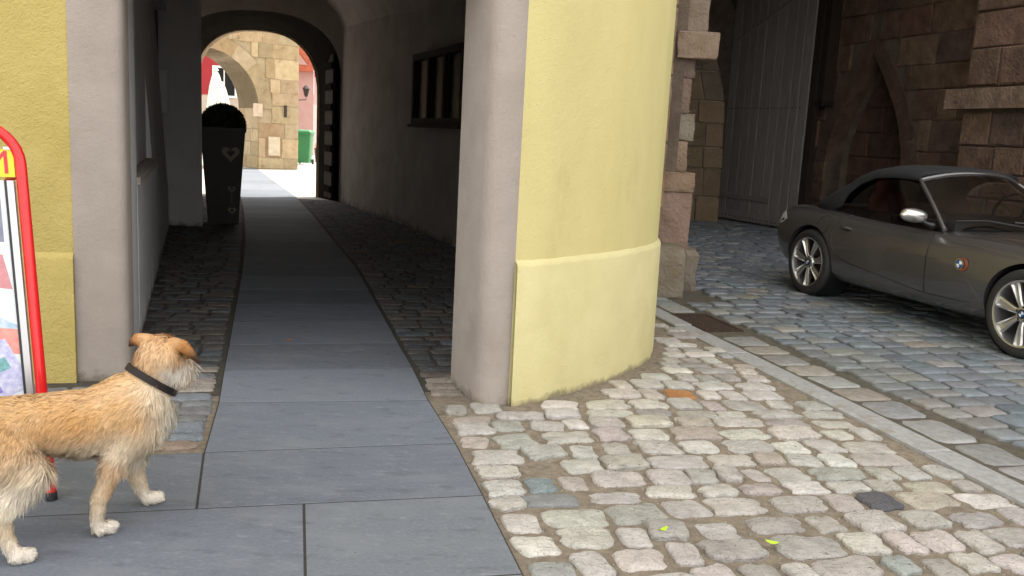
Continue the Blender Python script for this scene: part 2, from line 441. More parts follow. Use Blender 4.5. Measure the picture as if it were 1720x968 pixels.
# ------------------------------------------------------------------ ground
g = MB().add([(-300, -60, -0.07), (300, -60, -0.07), (300, 500, -0.07), (-300, 500, -0.07)], [(0, 1, 2, 3)]).build('ground', M_ground)
tag(g, 'pale open ground beyond the buildings and houses', kind='structure')
cy = MB().add([(-40, 17.0, -0.012), (1.2, 17.0, -0.012), (14, 19.5, -0.012), (14, 120, -0.012), (-60, 120, -0.012), (-60, 17.0, -0.012)], [(0, 1, 2, 3, 4, 5)]).build('courtyard_ground', M_court)
tag(cy, 'sunlit pale paved courtyard seen through the far archway', kind='structure')
def wpt(u, v): return O_W + U * u + V_ * v
sw = MB()
a = wpt(-6, -4.2); b = wpt(4.5, -4.2)
kA = K0 - KD * 1.2; kB = K0 + KD * 9.5
sw.add([(-9, -4, -0.0125), (kB[0], kB[1], -0.0125), (kA[0], kA[1], -0.0125), (0.9, 9.0, -0.0125), (-9, 9.0, -0.0125)], [(0, 1, 2, 3, 4)])
sidewalk = sw.build('sidewalk', M_sand)
tag(sidewalk, 'sandy cobbled sidewalk of uneven pale stones between slabs and kerb', kind='structure')
st = MB()
q0 = K0 - KD * 12 + KN * 0.10; q1 = K0 + KD * 9.5 + KN * 0.10
w0 = WQ - WD * 3; w1 = WQ + WD * 21
st.add([(q1[0], q1[1], 0.002), (w1[0], w1[1], 0.002), (w0[0], w0[1], 0.002), (q0[0], q0[1], 0.002)], [(0, 1, 2, 3)])
street = st.build('street', M_bed)
tag(street, 'blue-grey sett paved street running through the dark gate', kind='structure')
pf = MB().add([(-2.1, 4.3, -0.0085), (-0.25, 4.75, -0.0085), (0.6, 5.2, -0.0085), (0.6, 9, -0.0085), (-2.9, 17.25, -0.0085), (-6.9, 17.25, -0.0085), (-5.2, 11.7, -0.0085), (-2.4, 4.4, -0.0085)], [tuple(range(8))]).build('passage_floor', M_floor)
tag(pf, 'dim cobbled floor of the vaulted passage beside the slab path', kind='structure')

# walkway slabs
wk = thing('walkway', (-0.6, 3.3, -0.01), 'dark anthracite slab path leading into the vaulted passage', kind='structure')
bedp = [tuple(wpt(0.0, -3.84)), tuple(wpt(-3.4, -3.84)), tuple(wpt(-3.2, 0.0)), tuple(wpt(-2.145, 0.575)), STRIP_L[1]] + STRIP_L[2:9] + STRIP_R[8::-1]
MB().add([(x_, y_, -0.0016) for x_, y_ in bedp[::-1]], [tuple(range(len(bedp)))]).build('bedding', mat('dark_joint', (0.04, 0.036, 0.03), (0.028, 0.026, 0.022), 30, 0.95), wk)
def slab(poly, z=0.0, th=0.06, gap=0.0034, ch=0.003):
    P = [np.array(p) for p in poly]; cen = sum(P) / len(P)
    def ins(g_, z_):
        out_ = []
        for k in range(len(P)):
            p0, p1, p2 = P[k - 1], P[k], P[(k + 1) % len(P)]
            e1 = (p1 - p0) / np.linalg.norm(p1 - p0); e2 = (p2 - p1) / np.linalg.norm(p2 - p1)
            n1 = np.array([-e1[1], e1[0]]); n2 = np.array([-e2[1], e2[0]])
            if np.dot(cen - p1, n1) < 0: n1 = -n1
            if np.dot(cen - p1, n2) < 0: n2 = -n2
            q_ = p1 + (n1 + n2) * g_ / max(0.3, 1 + np.dot(n1, n2))
            out_.append((float(q_[0]), float(q_[1]), z_))
        return out_
    m = MB(); m.loft([ins(gap, z - th), ins(gap, z - ch), ins(gap + ch, z)])
    o = m.build('slab', M_slab, wk); k = random.uniform(0.80, 1.16); o.color = (k, k * random.uniform(0.99, 1.02), k * random.uniform(0.98, 1.04), 1)
for r in range(0, 6):
    v0, v1 = -0.64 * r, -0.64 * (r + 1)
    off = [-0.69, -0.25, -0.9, -0.5, -0.1, -0.75][r]
    us = [0.0]; u = off
    while u > -3.3: us.append(u); u -= 1.07
    us.append(-3.4 - 0.3 * r)
    for i in range(len(us) - 1):
        if us[i] - us[i + 1] < 0.02: continue
        slab([wpt(us[i], v0), wpt(us[i], v1), wpt(us[i + 1], v1), wpt(us[i + 1], v0)])
for i in range(2):
    u0 = -1.075 - 1.07 * i
    ra, rb = ((np.array(STRIP_L[0]), np.array(STRIP_L[1])) if i == 0 else (wpt(u0, 0.0), wpt(u0, 0.575)))
    slab([ra, rb, wpt(u0 - 1.07, 0.575), wpt(u0 - 1.07, 0.0)])
def resample(p0, p1, step):
    out = [p0[:5], p1[:5]]
    A, B = [np.array(x) for x in p0[4:]], [np.array(x) for x in p1[4:]]
    def along(P):
        d = [0]
        for i in range(len(P) - 1): d.append(d[-1] + np.linalg.norm(P[i + 1] - P[i]))
        return d
    dA, dB = along(A), along(B); n = int(dA[-1] / step)
    def at(P, d, t):
        x = t * d[-1]
        return tuple(np.array([np.interp(x, d, [p[k] for p in P]) for k in (0, 1)]))
    return list(p0[:4]) + [at(A, dA, k / n) for k in range(n + 1)], list(p1[:4]) + [at(B, dB, k / n) for k in range(n + 1)]
SL, SR = resample(STRIP_L, STRIP_R, 0.66)
for i in range(len(SL) - 1):
    slab([SL[i], SR[i], SR[i + 1], SL[i + 1]])

# sidewalk cobbles
def right_of_curve(p, m=0.04):
    x, y = p
    if y < 4.45: return True
    best = 1e9; sg = 1
    for i in range(len(OUTER) - 1):
        a = np.array(OUTER[i]); b = np.array(OUTER[i + 1]); t = b - a
        k = min(1, max(0, np.dot(np.array(p) - a, t) / np.dot(t, t))); c = a + t * k; dd = np.linalg.norm(np.array(p) - c)
        if dd < best: best = dd; sg = 1 if (t[0] * (y - a[1]) - t[1] * (x - a[0])) < 0 else -1
    return best * sg > m
ORANGE = [((1.02, 4.90), (0.40, 0.19, 0.075)), ((1.64, 2.72), (0.36, 0.115, 0.07)), ((1.62, 3.42), (0.10, 0.10, 0.115)), ((0.28, 3.30), (0.24, 0.25, 0.255)), ((0.22, 3.52), (0.22, 0.265, 0.285))]
stones = []
v = -2.2
while v < 4.6:
    dv = random.uniform(0.115, 0.205)
    u = 0.015; first = True
    while u < 5:
        du = random.uniform(0.12, 0.29) * (1.0 if dv > 0.13 else 1.15)
        big = random.random() < 0.06
        uc = u + du / 2
        wav = 0.055 * math.sin(uc * 1.7 + 0.6) + 0.05 * math.sin(uc * 0.9 + v * 0.6) - 0.055 * math.sin(0.6) - 0.05 * math.sin(v * 0.6)
        vc = v + dv / 2 + wav + random.gauss(0, 0.010)
        p = wpt(uc, vc)
        kd = np.dot(p - K0, KN)
        if kd < -0.055 - du * 0.22 and right_of_curve(p, 0.05 + dv * 0.32) and np.dot(p - K0, KD) > -0.75 and p[1] > 1.2 and random.random() > 0.012:
            c = pick(PAL_COB)
            for q, cc in ORANGE:
                if abs(p[0] - q[0]) < du * 0.45 and abs(p[1] - q[1]) < dv * 0.45: c = cc
            gap = random.uniform(-0.004, 0.020)
            stones.append((p[0], p[1], random.gauss(-0.001, 0.004), du - gap, dv - gap * 0.8 + (0.02 if big else 0), math.atan2(U[1], U[0]) + random.gauss(0, 0.10), c))
        u += du
    v += dv
lay(sidewalk, 'cobblestone', COBV, M_cob_a, stones)

# loose grit lying in the joints
R_ = np.random.default_rng(21); m = MB()
ico = [(0, 0, 1), (.9, 0, .1), (-.45, .8, 0), (-.45, -.8, -.05), (0, 0, -1)]
for k in range(9000):
    y_ = R_.uniform(2.0, 7.0); x_ = R_.uniform(-0.3, 2.6); p = np.array([x_, y_])
    if np.dot(p - K0, KN) > -0.07 or np.dot(p - O_W, U) < 0.01 or (y_ > 4.4 and not right_of_curve((x_, y_), 0.02)): continue
    r_ = R_.uniform(.002, .0062); a_ = R_.uniform(0, 6.28); c_, s1 = math.cos(a_), math.sin(a_)
    m.add([(x_ + r_ * (v_[0] * c_ - v_[1] * s1), y_ + r_ * (v_[0] * s1 + v_[1] * c_), -0.0115 + r_ * .8 * v_[2]) for v_ in ico], [(0, 1, 2), (0, 2, 3), (0, 3, 1), (4, 2, 1), (4, 3, 2), (4, 1, 3)])
tag(m.build('grit', mat('grit', (0.42, 0.38, 0.32), (0.24, 0.21, 0.17), 90, 0.9), sidewalk), kind='stuff')

# kerb
kb = thing('kerb', (1.7, 5.4, -0.01), 'flush pale granite kerb between sidewalk cobbles and street', kind='structure')
s0 = -0.6
while s0 < 9:
    ln = random.uniform(0.85, 1.15)
    P = [K0 + KD * (s0 + 0.004) - KN * 0.060, K0 + KD * (s0 + ln - 0.004) - KN * (0.060 + 0), K0 + KD * (s0 + ln - 0.004) + KN * 0.105, K0 + KD * (s0 + 0.004) + KN * 0.105]
    m = MB(); cen = sum(P) / 4
    jit = random.gauss(0, 0.003)
    m.loft([[tuple(p) + (-0.06,) for p in P], [tuple(p) + (0.004 + jit,) for p in P], [tuple(p + (cen - p) * np.array([0.02, 0.02]) - KN * np.dot(p - cen, KN) * 0.16) + (0.011 + jit,) for p in P]])
    m.build('kerb_stone', M_granite, kb); s0 += ln

# street setts and gutter stones
STREET_Z = 0.018
ang = math.atan2(KN[1], KN[0])
setts = []
al = -10.2
while al < 5.2:
    da = random.uniform(0.15, 0.19)
    ac = 0.42 + random.uniform(0, 0.08)
    while ac < 6.2:
        dw = random.uniform(0.18, 0.28)
        cc = ac + dw / 2
        p = K0 + KD * (al + da / 2 + 0.02 * math.sin(cc * 1.3) + 0.10 * ((cc - 0.4) / 3) ** 2) + KN * (cc + 0.012 * math.sin(al * 2))
        if np.dot(p - WQ, WN) > 0.12 and not (p[0] < 1.95 and 7.85 < p[1] < 9.3 and np.dot(p - np.array([1.55, 8.5]), KN) < 0.24):
            setts.append((p[0], p[1], STREET_Z + random.gauss(0, 0.003) + 0.012 * math.sin(min(1, (cc - 0.4) / 1.2) * math.pi / 2), dw - 0.004, da - 0.004, ang + random.gauss(0, 0.025), pick(PAL_SETT if cc > 0.9 or random.random() < 0.5 else [(1, (0.27, 0.265, 0.25)), (1, (0.21, 0.22, 0.225))])))
        ac += dw
    al += da
lay(street, 'sett', SETV, M_sett_a, setts, hidden=lambda p: np.dot(np.array(p) - np.array([2.9, 8.5]), [0.954, 0.30]) > 0.15 and p[1] > 5.2)
al = -2.4
while al < 7:
    dl = random.uniform(0.22, 0.42)
    gs = al + dl / 2
    p = K0 + KD * gs + KN * 0.262
    if not (0.10 < gs < 0.78) and random.random() < 0.93:
        o = bpy.data.objects.new('gutter_stone', random.choice(SETV)); C.objects.link(o); o.parent = street
        o.location = (p[0], p[1], 0.008); o.rotation_euler = (0, 0, math.atan2(KD[1], KD[0]) + random.gauss(0, 0.02)); o.scale = (dl - 0.004, random.uniform(0.24, 0.30), 1)
        o.color = (*pick([(2, (0.30, 0.30, 0.295)), (1, (0.33, 0.30, 0.26)), (1, (0.24, 0.26, 0.275))]), 1)
    al += dl
# drain grate
gc = K0 + KD * 0.44 + KN * 0.25
dg = thing('drain_grate', (gc[0], gc[1], 0.0), 'rusty iron drain grate set in the gutter beside the kerb', 'grate', rz=math.atan2(KD[1], KD[0]))
m = MB()
for (x0, x1, y0, y1) in ((-0.32, 0.32, -0.165, -0.135), (-0.32, 0.32, 0.135, 0.165), (-0.32, -0.29, -0.135, 0.135), (0.29, 0.32, -0.135, 0.135)):
    m.box(x0, x1, y0, y1, -0.03, 0.016)
m.build('frame', M_rust, dg, world=False)
for k in range(13):
    x = -0.275 + k * 0.0458
    MB().box(x - 0.010, x + 0.010, -0.137, 0.137, -0.025, 0.0135, 0.002).build('bar', M_rust, dg, world=False)
MB().box(-0.29, 0.29, -0.012, 0.012, -0.028, 0.010).build('cross_bar', M_rust, dg, world=False)
MB().box(-0.30, 0.30, -0.15, 0.15, -0.034, 0.0045).build('sump', M_dkplastic, dg, world=False)

# passage cobbles
def strip_x(P, y): return np.interp(y, [p[1] for p in P], [p[0] for p in P])
stones = []
for side in (0, 1):
    y = 3.66 if side == 0 else 4.62
    while y < 17.0:
        dy = random.uniform(0.105, 0.16)
        yc = y + dy / 2
        if side == 0:
            edge = strip_x(STRIP_L, yc); lim = LW0[0] + (yc - LW0[1]) * LWD[0] / LWD[1] if yc > 4.65 else -3.2
            if yc > 11.8: lim = -4.19 + (yc - 11.8) * (-2.41 / 5.1)
        else:
            edge = strip_x(STRIP_R, yc); lim = np.interp(yc, [p[1] for p in PW_R], [p[0] for p in PW_R])
            if yc < 4.93: lim = -0.16 - (yc - 4.52) * 0.39
        x = 0.02
        while x < abs(lim - edge) + 0.05:
            dw = random.uniform(0.13, 0.27)
            if y < 3.75 and side == 0: dw = random.uniform(0.35, 0.55)
            xc = x + dw / 2
            px = edge - xc if side == 0 else edge + xc
            py = yc + 0.25 * (px - edge)
            ok = xc + dw * 0.25 < abs(lim - edge)
            if side == 1 and py < 4.52 : ok = ok and xc < 0.32
            if ok:
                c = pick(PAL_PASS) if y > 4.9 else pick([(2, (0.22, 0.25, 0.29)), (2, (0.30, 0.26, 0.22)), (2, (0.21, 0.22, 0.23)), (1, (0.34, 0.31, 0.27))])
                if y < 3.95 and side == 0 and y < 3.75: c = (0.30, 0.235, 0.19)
                stones.append((px, py, random.gauss(-0.002, 0.002), dw - 0.006, dy - 0.006, 0.245 + random.gauss(0, 0.03), c))
            x += dw
        y += dy
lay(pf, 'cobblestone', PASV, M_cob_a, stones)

# ------------------------------------------------------------------ yellow corner building with the passage
TOPZ = 4.3; BH = 11.0
yb = thing('corner_building', (0.0, 4.6, 0.0), 'yellow rendered corner building with a vaulted passage through it', 'building')
FD = np.array([-0.963, -0.27]); FN = np.array([0.27, -0.963])          # left facade: direction away from the passage, outward normal
PILL = [(-0.325, 4.93), (-0.25, 4.745), (-0.18, 4.565), (-0.155, 4.525), (-0.125, 4.502), (-0.09, 4.497), (-0.04, 4.512), (0.01, 4.55)]
MB().prism(PILL + [(0.24, 4.98), (0.24, 5.13)], -0.05, 2.238).build('passage_surround', M_grey, yb, smooth=40)
right_poly = OUTER + [(-3.30, 17.9), (-3.30, 17.0), (-1.36, 12.9), (-0.63, 11.05), (0.35, 8.6), (0.35, 5.1), (0.24, 4.98)]
MB().prism(right_poly, 0.60, TOPZ).build('wall', M_yel, yb, smooth=40)
# foot of the street wall: the plinth stands a little proud, with a sloped top
def offset(path, d):
    out = []
    for i, p in enumerate(path):
        a = np.array(path[max(i - 1, 0)]); b = np.array(path[min(i + 1, len(path) - 1)]); t = (b - a) / np.linalg.norm(b - a)
        out.append((p[0] + t[1] * d, p[1] - t[0] * d))
    return out
def plinth(path, d, z1, mt, inner):
    m = MB(); secs = []
    n_ = len(path)
    for (off, z) in ((d + 0.006, -0.05), (d, z1 - 0.022), (d - 0.004, z1 - 0.010), (0.0, z1 + 0.012), (-0.05, z1 + 0.012)):
        secs.append([p + (z + 0.0015 * math.sin(i * 1.7),) for i, p in enumerate(offset(path, off))])
    m.loft(secs, caps=False, closed=False)
    m.f = [f[::-1] for f in m.f]
    return m.build('plinth', mt, yb, smooth=50)
plinth([(OUTER[0][0] + 0.001, OUTER[0][1] + 0.001)] + CURVE[1:] + [(1.0, 8.4)], 0.022, 0.755, M_plinth, None)
m = MB(); m.prism([tuple(p) for p in OUTER[:-3]] + [(1.0, 8.4), (0.5, 8.4), (0.3, 5.0)], -0.05, 0.60); m.build('wall_foot', M_plinth, yb)
# left of the passage
corner = LW0
pil_l = corner + FD * 0.258
back = lambda p, d: tuple((np.array(p) - FN * d).tolist())
rc = [tuple((corner + FD * 0.05).tolist()), tuple((corner + FD * 0.025 - FN * 0.004).tolist()), tuple((corner + FD * 0.008 - FN * 0.02).tolist()), tuple((corner - FN * 0.05 + LWD * 0.0).tolist())]
MB().prism([tuple(pil_l.tolist())] + rc + [tuple((corner + LWD * 0.42).tolist()), tuple((corner + LWD * 0.42 - np.array([0.3, 0.11])).tolist()), back(pil_l, 0.3)], -0.05, 2.238).build('passage_surround', M_grey, yb, smooth=40)
far_l = pil_l + FD * 9
MB().prism([tuple((pil_l - FN * 0.004).tolist()), tuple((far_l - FN * 0.004).tolist()), back(far_l, 3), back(pil_l, 0.3)], -0.05, TOPZ).build('wall', M_yel_shade, yb)
plinth([tuple((far_l - FN * 0.003).tolist()), tuple((pil_l + FD * 0.12 - FN * 0.003).tolist()), tuple((pil_l + FD * 0.002 - FN * 0.003).tolist())], 0.022, 0.672, M_yel_shade, None)
# left passage wall: plaster with a shallow window recess
lf = frame(LW0, LWD, np.array([0.940, 0.342]))
def lwall(s0, s1, z0, z1, d0=-0.16, d1=0.0):
    m = MB(); m.wallprism([(s0, z0), (s1, z0), (s1, z1), (s0, z1)], lf, d0, d1); return m
lwall(0.40, 0.95, -0.05, TOPZ, d1=-0.002).build('passage_wall', M_white, yb)
lwall(0.95, 3.9, -0.05, 1.02).build('passage_wall', M_white, yb)
lwall(0.95, 7.56, 2.75, TOPZ).build('passage_wall', M_white, yb)
m = MB(); m.loft([[lf(a_, d_, z_) for a_, d_ in ((3.9, -0.16), (7.57, -0.16), (7.57, e_), (3.9, e_))] for z_, e_ in ((-0.05, 0.0), (0.5, -0.01), (2.75, -0.145))]); m.build('passage_wall', M_white, yb)
m = MB(); m.wallprism([(0.95, 1.018), (3.9, 1.018), (3.9, 2.752), (0.95, 2.752)], lf, -0.30, -0.09)
blind = m.build('blind_window', M_white, yb)
m = MB(); m.wallprism([(0.93, 0.985), (3.92, 0.985), (3.92, 1.03), (0.93, 1.03)], lf, -0.14, 0.02); o = m.build('sill', M_grey, yb); o.parent = blind
lp = [tuple(np.array(lf(0.40, -0.15, 0))[:2]), tuple(np.array(lf(7.56, -0.15, 0))[:2]), (-4.75, 11.95), (-7.0, 17.0), (-7.0, 17.9), (-14, 17.9), (-14, 5.0), back(far_l, 2.8), back(pil_l, 0.29)]
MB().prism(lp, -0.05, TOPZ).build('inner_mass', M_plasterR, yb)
PIER = [(-4.72, 11.765), (-4.61, 11.79), (-4.22, 11.80), (-4.19, 11.83), (-6.66, 17.05), (-7.1, 17.05), (-4.80, 11.9)]
MB().prism(PIER, -0.05, TOPZ).build('passage_pier', M_white, yb, smooth=40)
# right passage wall
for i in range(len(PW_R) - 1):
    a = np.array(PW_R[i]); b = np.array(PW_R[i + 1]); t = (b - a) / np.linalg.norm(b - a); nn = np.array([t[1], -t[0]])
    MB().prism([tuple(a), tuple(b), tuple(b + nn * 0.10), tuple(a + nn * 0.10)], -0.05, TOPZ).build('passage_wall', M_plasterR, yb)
# vault
def vault(secs, spring, rise, n=12):
    m = MB(); S_ = []
    for (l, r) in secs:
        row = []
        for k in range(n + 1):
            a = math.pi * k / n
            x = 0.5 - 0.5 * math.copysign(abs(math.cos(a)) ** 0.9, math.cos(a))
            row.append((l[0] + (r[0] - l[0]) * x, l[1] + (r[1] - l[1]) * x, spring + rise * math.sin(a) ** 0.9))
        S_.append(row)
    return m.loft(S_, caps=False, closed=False)
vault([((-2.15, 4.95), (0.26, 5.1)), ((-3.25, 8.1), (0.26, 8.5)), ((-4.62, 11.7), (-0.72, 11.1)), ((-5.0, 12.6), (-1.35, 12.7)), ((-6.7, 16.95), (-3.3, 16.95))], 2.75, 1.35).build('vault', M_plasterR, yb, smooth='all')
# lintel (unseen underside set low and deep to dim the passage), upper storeys, roof
MB().prism([tuple((corner + FD * 0.9).tolist()), tuple(corner.tolist()), (-0.13, 4.51), (0.1, 4.62), (0.3, 5.12), (0.3, 5.5), (-2.5, 5.5), back(corner + FD * 0.9, 0.9)], 2.24, TOPZ).build('lintel', M_grey, yb)
up = [tuple(far_l.tolist()), tuple(corner.tolist()), (-0.13, 4.51)] + OUTER + [(-14, 17.9), (-14, 4)]
MB().prism(up, TOPZ, BH).build('upper_wall', M_yel, yb)
MB().prism(offset(up[:-2], 0.35) + [(-14.3, 18.3), (-14.3, 3.5)], BH, BH + 0.25).build('roof', mat('roof_tile', (0.28, 0.09, 0.05), (0.22, 0.07, 0.04), 8, 0.8), yb)
# far end wall of the passage with its arch
def arch_prof(cx, a, zs, b, n=26, p=0.82):
    out = [(cx + a, -0.05), (cx + a, zs * 0.5)]
    for k in range(n + 1):
        t = math.pi * k / n
        out.append((cx + a * math.copysign(abs(math.cos(t)) ** p, math.cos(t)), zs + b * abs(math.sin(t)) ** p))
    return out + [(cx - a, zs * 0.5), (cx - a, -0.05)]
near = arch_prof(-4.99, 1.60, 2.25, 1.19); far = arch_prof(-5.25, 1.21, 1.95, 1.22)
m = MB(); y0, y1 = 16.92, 18.0
m.add([(x, y0, z) for x, z in near] + [(-7.4, y0, -0.05), (-7.4, y0, TOPZ), (-2.6, y0, TOPZ), (-2.6, y0, -0.05)], [tuple(range(len(near) + 4))])
m.build('end_wall', M_plasterR, yb)
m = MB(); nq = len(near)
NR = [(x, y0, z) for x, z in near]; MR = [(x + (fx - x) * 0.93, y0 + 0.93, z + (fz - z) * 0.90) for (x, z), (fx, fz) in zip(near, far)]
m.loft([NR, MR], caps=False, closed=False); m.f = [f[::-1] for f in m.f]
m.build('arch_soffit', mat('dark_plaster', (0.022, 0.019, 0.016), (0.016, 0.014, 0.012), 4, 0.95, ((30, 0.006),), spec=0.0), yb, smooth=60)  # near-black plaster over the whole soffit
# stone arch ring facing the courtyard: single voussoirs
for i in range(0, nq - 1, 2):
    j = min(i + 2, nq - 1)
    fx = far[i:j + 1]; mb = MB(); k = len(fx)
    def out(p, d):
        vx, vz = p[0] + 5.25, max(0.0, p[1] - 1.3); l = math.hypot(vx, vz) or 1
        return (p[0] + vx / l * d, p[1] + vz / l * d)
    gi = 0.004
    ring_f = [(p[0], 17.84, p[1]) for p in fx] + [(out(p, 0.5)[0], 17.84, out(p, 0.5)[1]) for p in fx[::-1]]
    ring_b = [(x, 18.02 + 0.008 * (i % 3), z) for (x, _, z) in ring_f]
    mb.loft([ring_f, ring_b]); o = mb.build('voussoir', M_ltstone, yb); kk = random.uniform(0.8, 1.1); o.color = (0.40 * kk, 0.30 * kk, 0.185 * kk, 1)
m = MB(); far2 = [(p[0] * 1.0, p[1]) for p in far]
wide = arch_prof(-5.25, 1.66, 1.95, 1.66)
m.add([(x, 17.99, z) for x, z in wide] + [(-14, 17.99, -0.05), (-14, 17.99, TOPZ), (0.6, 17.99, TOPZ), (0.6, 17.99, -0.05)], [tuple(range(nq + 4))[::-1]])
m.build('court_wall', M_white, yb)
# plank door leaf folded back against the right jamb
dr = MB().wallprism([(0, 0.05), (0.62, 0.05), (0.62, 2.62), (0.35, 2.78), (0, 2.72)], frame((-3.50, 16.97), (-0.42, 0.907), (-0.907, -0.42)), 0.0, 0.05).build('door', M_dkwood, yb)
dfr = frame((-3.50, 16.97), (-0.42, 0.907), (-0.907, -0.42))
for k in range(7):
    z = 0.16 + k * 0.385
    mb = MB(); mb.wallprism([(-0.01, z), (0.60, z), (0.60, z + 0.12), (-0.01, z + 0.12)], dfr, 0.048, 0.085)
    o = mb.build('batten', mat('batten_wood', (0.026, 0.022, 0.019), (0.018, 0.015, 0.013), 8, 0.9, spec=0.0) if k == 0 else bpy.data.materials['batten_wood'], yb); o.parent = dr; o.location = (0, 0, 0)
# notice window in the right wall
wa = np.array([-0.734, 11.02]); wd = np.array([-1.453, 12.83]) - wa; wl = np.linalg.norm(wd); wd = wd / wl; wn = np.array([-wd[1], wd[0]])
if wn[0] > 0: wn = -wn
wf = frame(wa, wd, wn)
m = MB()
for (s0, s1, z0, z1) in ((-0.35, 1.93, 2.36, 2.45), (-0.35, 1.93, 1.50, 1.58), (-0.35, -0.27, 1.58, 2.36), (1.85, 1.93, 1.58, 2.36), (0.38, 0.45, 1.58, 2.36), (1.10, 1.17, 1.58, 2.36)):
    m.wallprism([(s0, z0), (s1, z0), (s1, z1), (s0, z1)], wf, 0.0, 0.12)
win = m.build('window', M_dkwood, yb)
M_glass = mat('dark_pane', (0.02, 0.02, 0.022), None, 3, 0.30, spec=0.02, bumps=((4, 0.002),))
for (s0, s1) in ((-0.27, 0.38), (0.45, 1.10), (1.17, 1.85)):
    o = MB().wallprism([(s0, 1.58), (s1, 1.58), (s1, 2.36), (s0, 2.36)], wf, 0.05, 0.06).build('pane', M_glass, yb); o.parent = win
    for (e0, e1, z0, z1) in ((s0, s0 + 0.05, 1.58, 2.36), (s1 - 0.05, s1, 1.58, 2.36)):
        o = MB().wallprism([(e0, z0), (e1, z0), (e1, z1), (e0, z1)], wf, 0.061, 0.095).build('sash', M_dkwood, yb); o.parent = win
o = MB().wallprism([(-0.38, 1.455), (1.96, 1.455), (1.96, 1.498), (-0.38, 1.498)], wf, 0.0, 0.16).build('sill', M_dkwood, yb); o.parent = win
# white box on the pier
wb = thing('wall_box', (-4.69, 11.765, 1.45), 'shallow white wall box mounted high on the dim passage pier', 'wall box')
MB().box(-4.735, -4.585, 11.68, 11.776, 1.47, 2.01, 0.008).build('housing', mat('white_enamel', (0.86, 0.86, 0.86), (0.80, 0.80, 0.80), 3, 0.4), wb)
MB().box(-4.725, -4.595, 11.674, 11.680, 1.485, 1.995, 0.002).build('lid', bpy.data.materials['white_enamel'], wb)

# ------------------------------------------------------------------ masonry helpers
def block_mesh(name, m, seed):
    r = random.Random(seed); j = lambda a: r.uniform(-a, a)
    v = []; 
    for (i, y) in ((0.5, 0.0), (0.5, 0.78), (0.455, 1.0)):
        n_ = [(-i + j(.012), -i + j(.012)), (j(.1), -i + j(.015)), (i + j(.012), -i + j(.012)), (i + j(.015), j(.1)), (i + j(.012), i + j(.012)), (j(.1), i + j(.015)), (-i + j(.012), i + j(.012)), (-i + j(.015), j(.1))]
        v += [(a, y + (j(.10) if y > 0.9 else 0), b) for a, b in n_]
    f = []
    for k in range(2):
        for q in range(8):
            p = (q + 1) % 8
            f.append((k * 8 + q, (k + 1) * 8 + q, (k + 1) * 8 + p, k * 8 + p))
    v.append((j(.1), 1.0 + j(.15), j(.1)))
    for q in range(8): f.append((16 + q, 24, 16 + (q + 1) % 8))
    me = bpy.data.meshes.new(name); me.from_pydata(v, [], f); me.materials.append(m); me.update(); return me
BLK_D = [block_mesh('block', M_dkstone, i) for i in range(10)]
BLK_L = [block_mesh('block', M_ltstone, 50 + i) for i in range(10)]

def masonry(parent, name, variants, origin, d, nrm, s0, s1, z0, z1, hh, ww, depth, pal, d0=0.0, skip=None, gap=0.018, seed=1):
    r = random.Random(seed); z = z0; L = parent.location
    rz = math.atan2(d[1], d[0])
    # local x along d, local y must point along nrm
    flip = (-d[1] * nrm[0] + d[0] * nrm[1]) < 0
    while z < z1 - 0.04:
        h = min(r.uniform(*hh), z1 - z)
        if z1 - z - h < 0.10: h = z1 - z
        s_ = s0
        while s_ < s1 - 0.03:
            w = min(r.uniform(*ww), s1 - s_)
            if s1 - s_ - w < 0.14: w = s1 - s_
            cs, cz = s_ + w / 2, z + h / 2
            hit = skip(s_, s_ + w, z, z + h) if skip else None
            pieces = [(s_, s_ + w)] if not hit else ([] if hit is True else hit)
            for (a, b) in pieces:
                if b - a < 0.07: continue
                o = bpy.data.objects.new(name, r.choice(variants)); C.objects.link(o); o.parent = parent
                cs = (a + b) / 2; dep = depth * r.uniform(0.7, 1.25)
                o.location = (origin[0] + d[0] * cs + nrm[0] * d0 - L.x, origin[1] + d[1] * cs + nrm[1] * d0 - L.y, cz - L.z)
                o.rotation_euler = (0, 0, rz + (math.pi if flip else 0)); o.scale = (b - a - gap * r.uniform(.6, 1.5), dep, h - gap * r.uniform(.6, 1.5))
                o.color = (*pick(pal), 1)
            s_ += w
        z += h

# ------------------------------------------------------------------ gate tower over the street
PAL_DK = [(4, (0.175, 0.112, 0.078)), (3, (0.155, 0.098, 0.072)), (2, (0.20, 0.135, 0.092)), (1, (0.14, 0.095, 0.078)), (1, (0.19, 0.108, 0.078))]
PAL_PIER = [(3, (0.30, 0.215, 0.15)), (2, (0.25, 0.17, 0.125)), (2, (0.27, 0.235, 0.195)), (1, (0.34, 0.25, 0.16))]
gt = thing('gate_tower', (4.6, 12.5, 0.0), 'dark sandstone gate tower with a pointed niche behind the parked car', 'tower')
wfr = frame(WQ, WD, WN)
NC, NHW, NSP, NAP = 1.36, 0.90, 1.25, 2.96
def nhalf(z):
    if z <= NSP: return NHW
    t = (z - NSP) / (NAP - NSP)
    return NHW * (1 - t ** 1.75) if t < 1 else 0.0
def nprof(grow=0.0, n=14):
    zs = [NSP + (NAP + grow * 1.15 - NSP) * (k / n) for k in range(n + 1)]
    out = [(NC + NHW + grow, -0.05)]
    for z in zs:
        t = (z - NSP) / (NAP + grow * 1.15 - NSP); out.append((NC + (NHW + grow) * (1 - t ** 1.75), z))
    return out + [(2 * NC - s_, z) for s_, z in out[-2::-1]]
np0 = nprof()
m = MB(); m.wallprism([(NC + NHW + 20, -0.05), (NC + NHW + 20, 3.0), (9.5, 3.0), (9.5, 5.0), (-2.2, 5.0), (-2.2, -0.05)] + np0[::-1], wfr, -0.45, 0.0); m.build('core_wall', M_mort_d, gt)
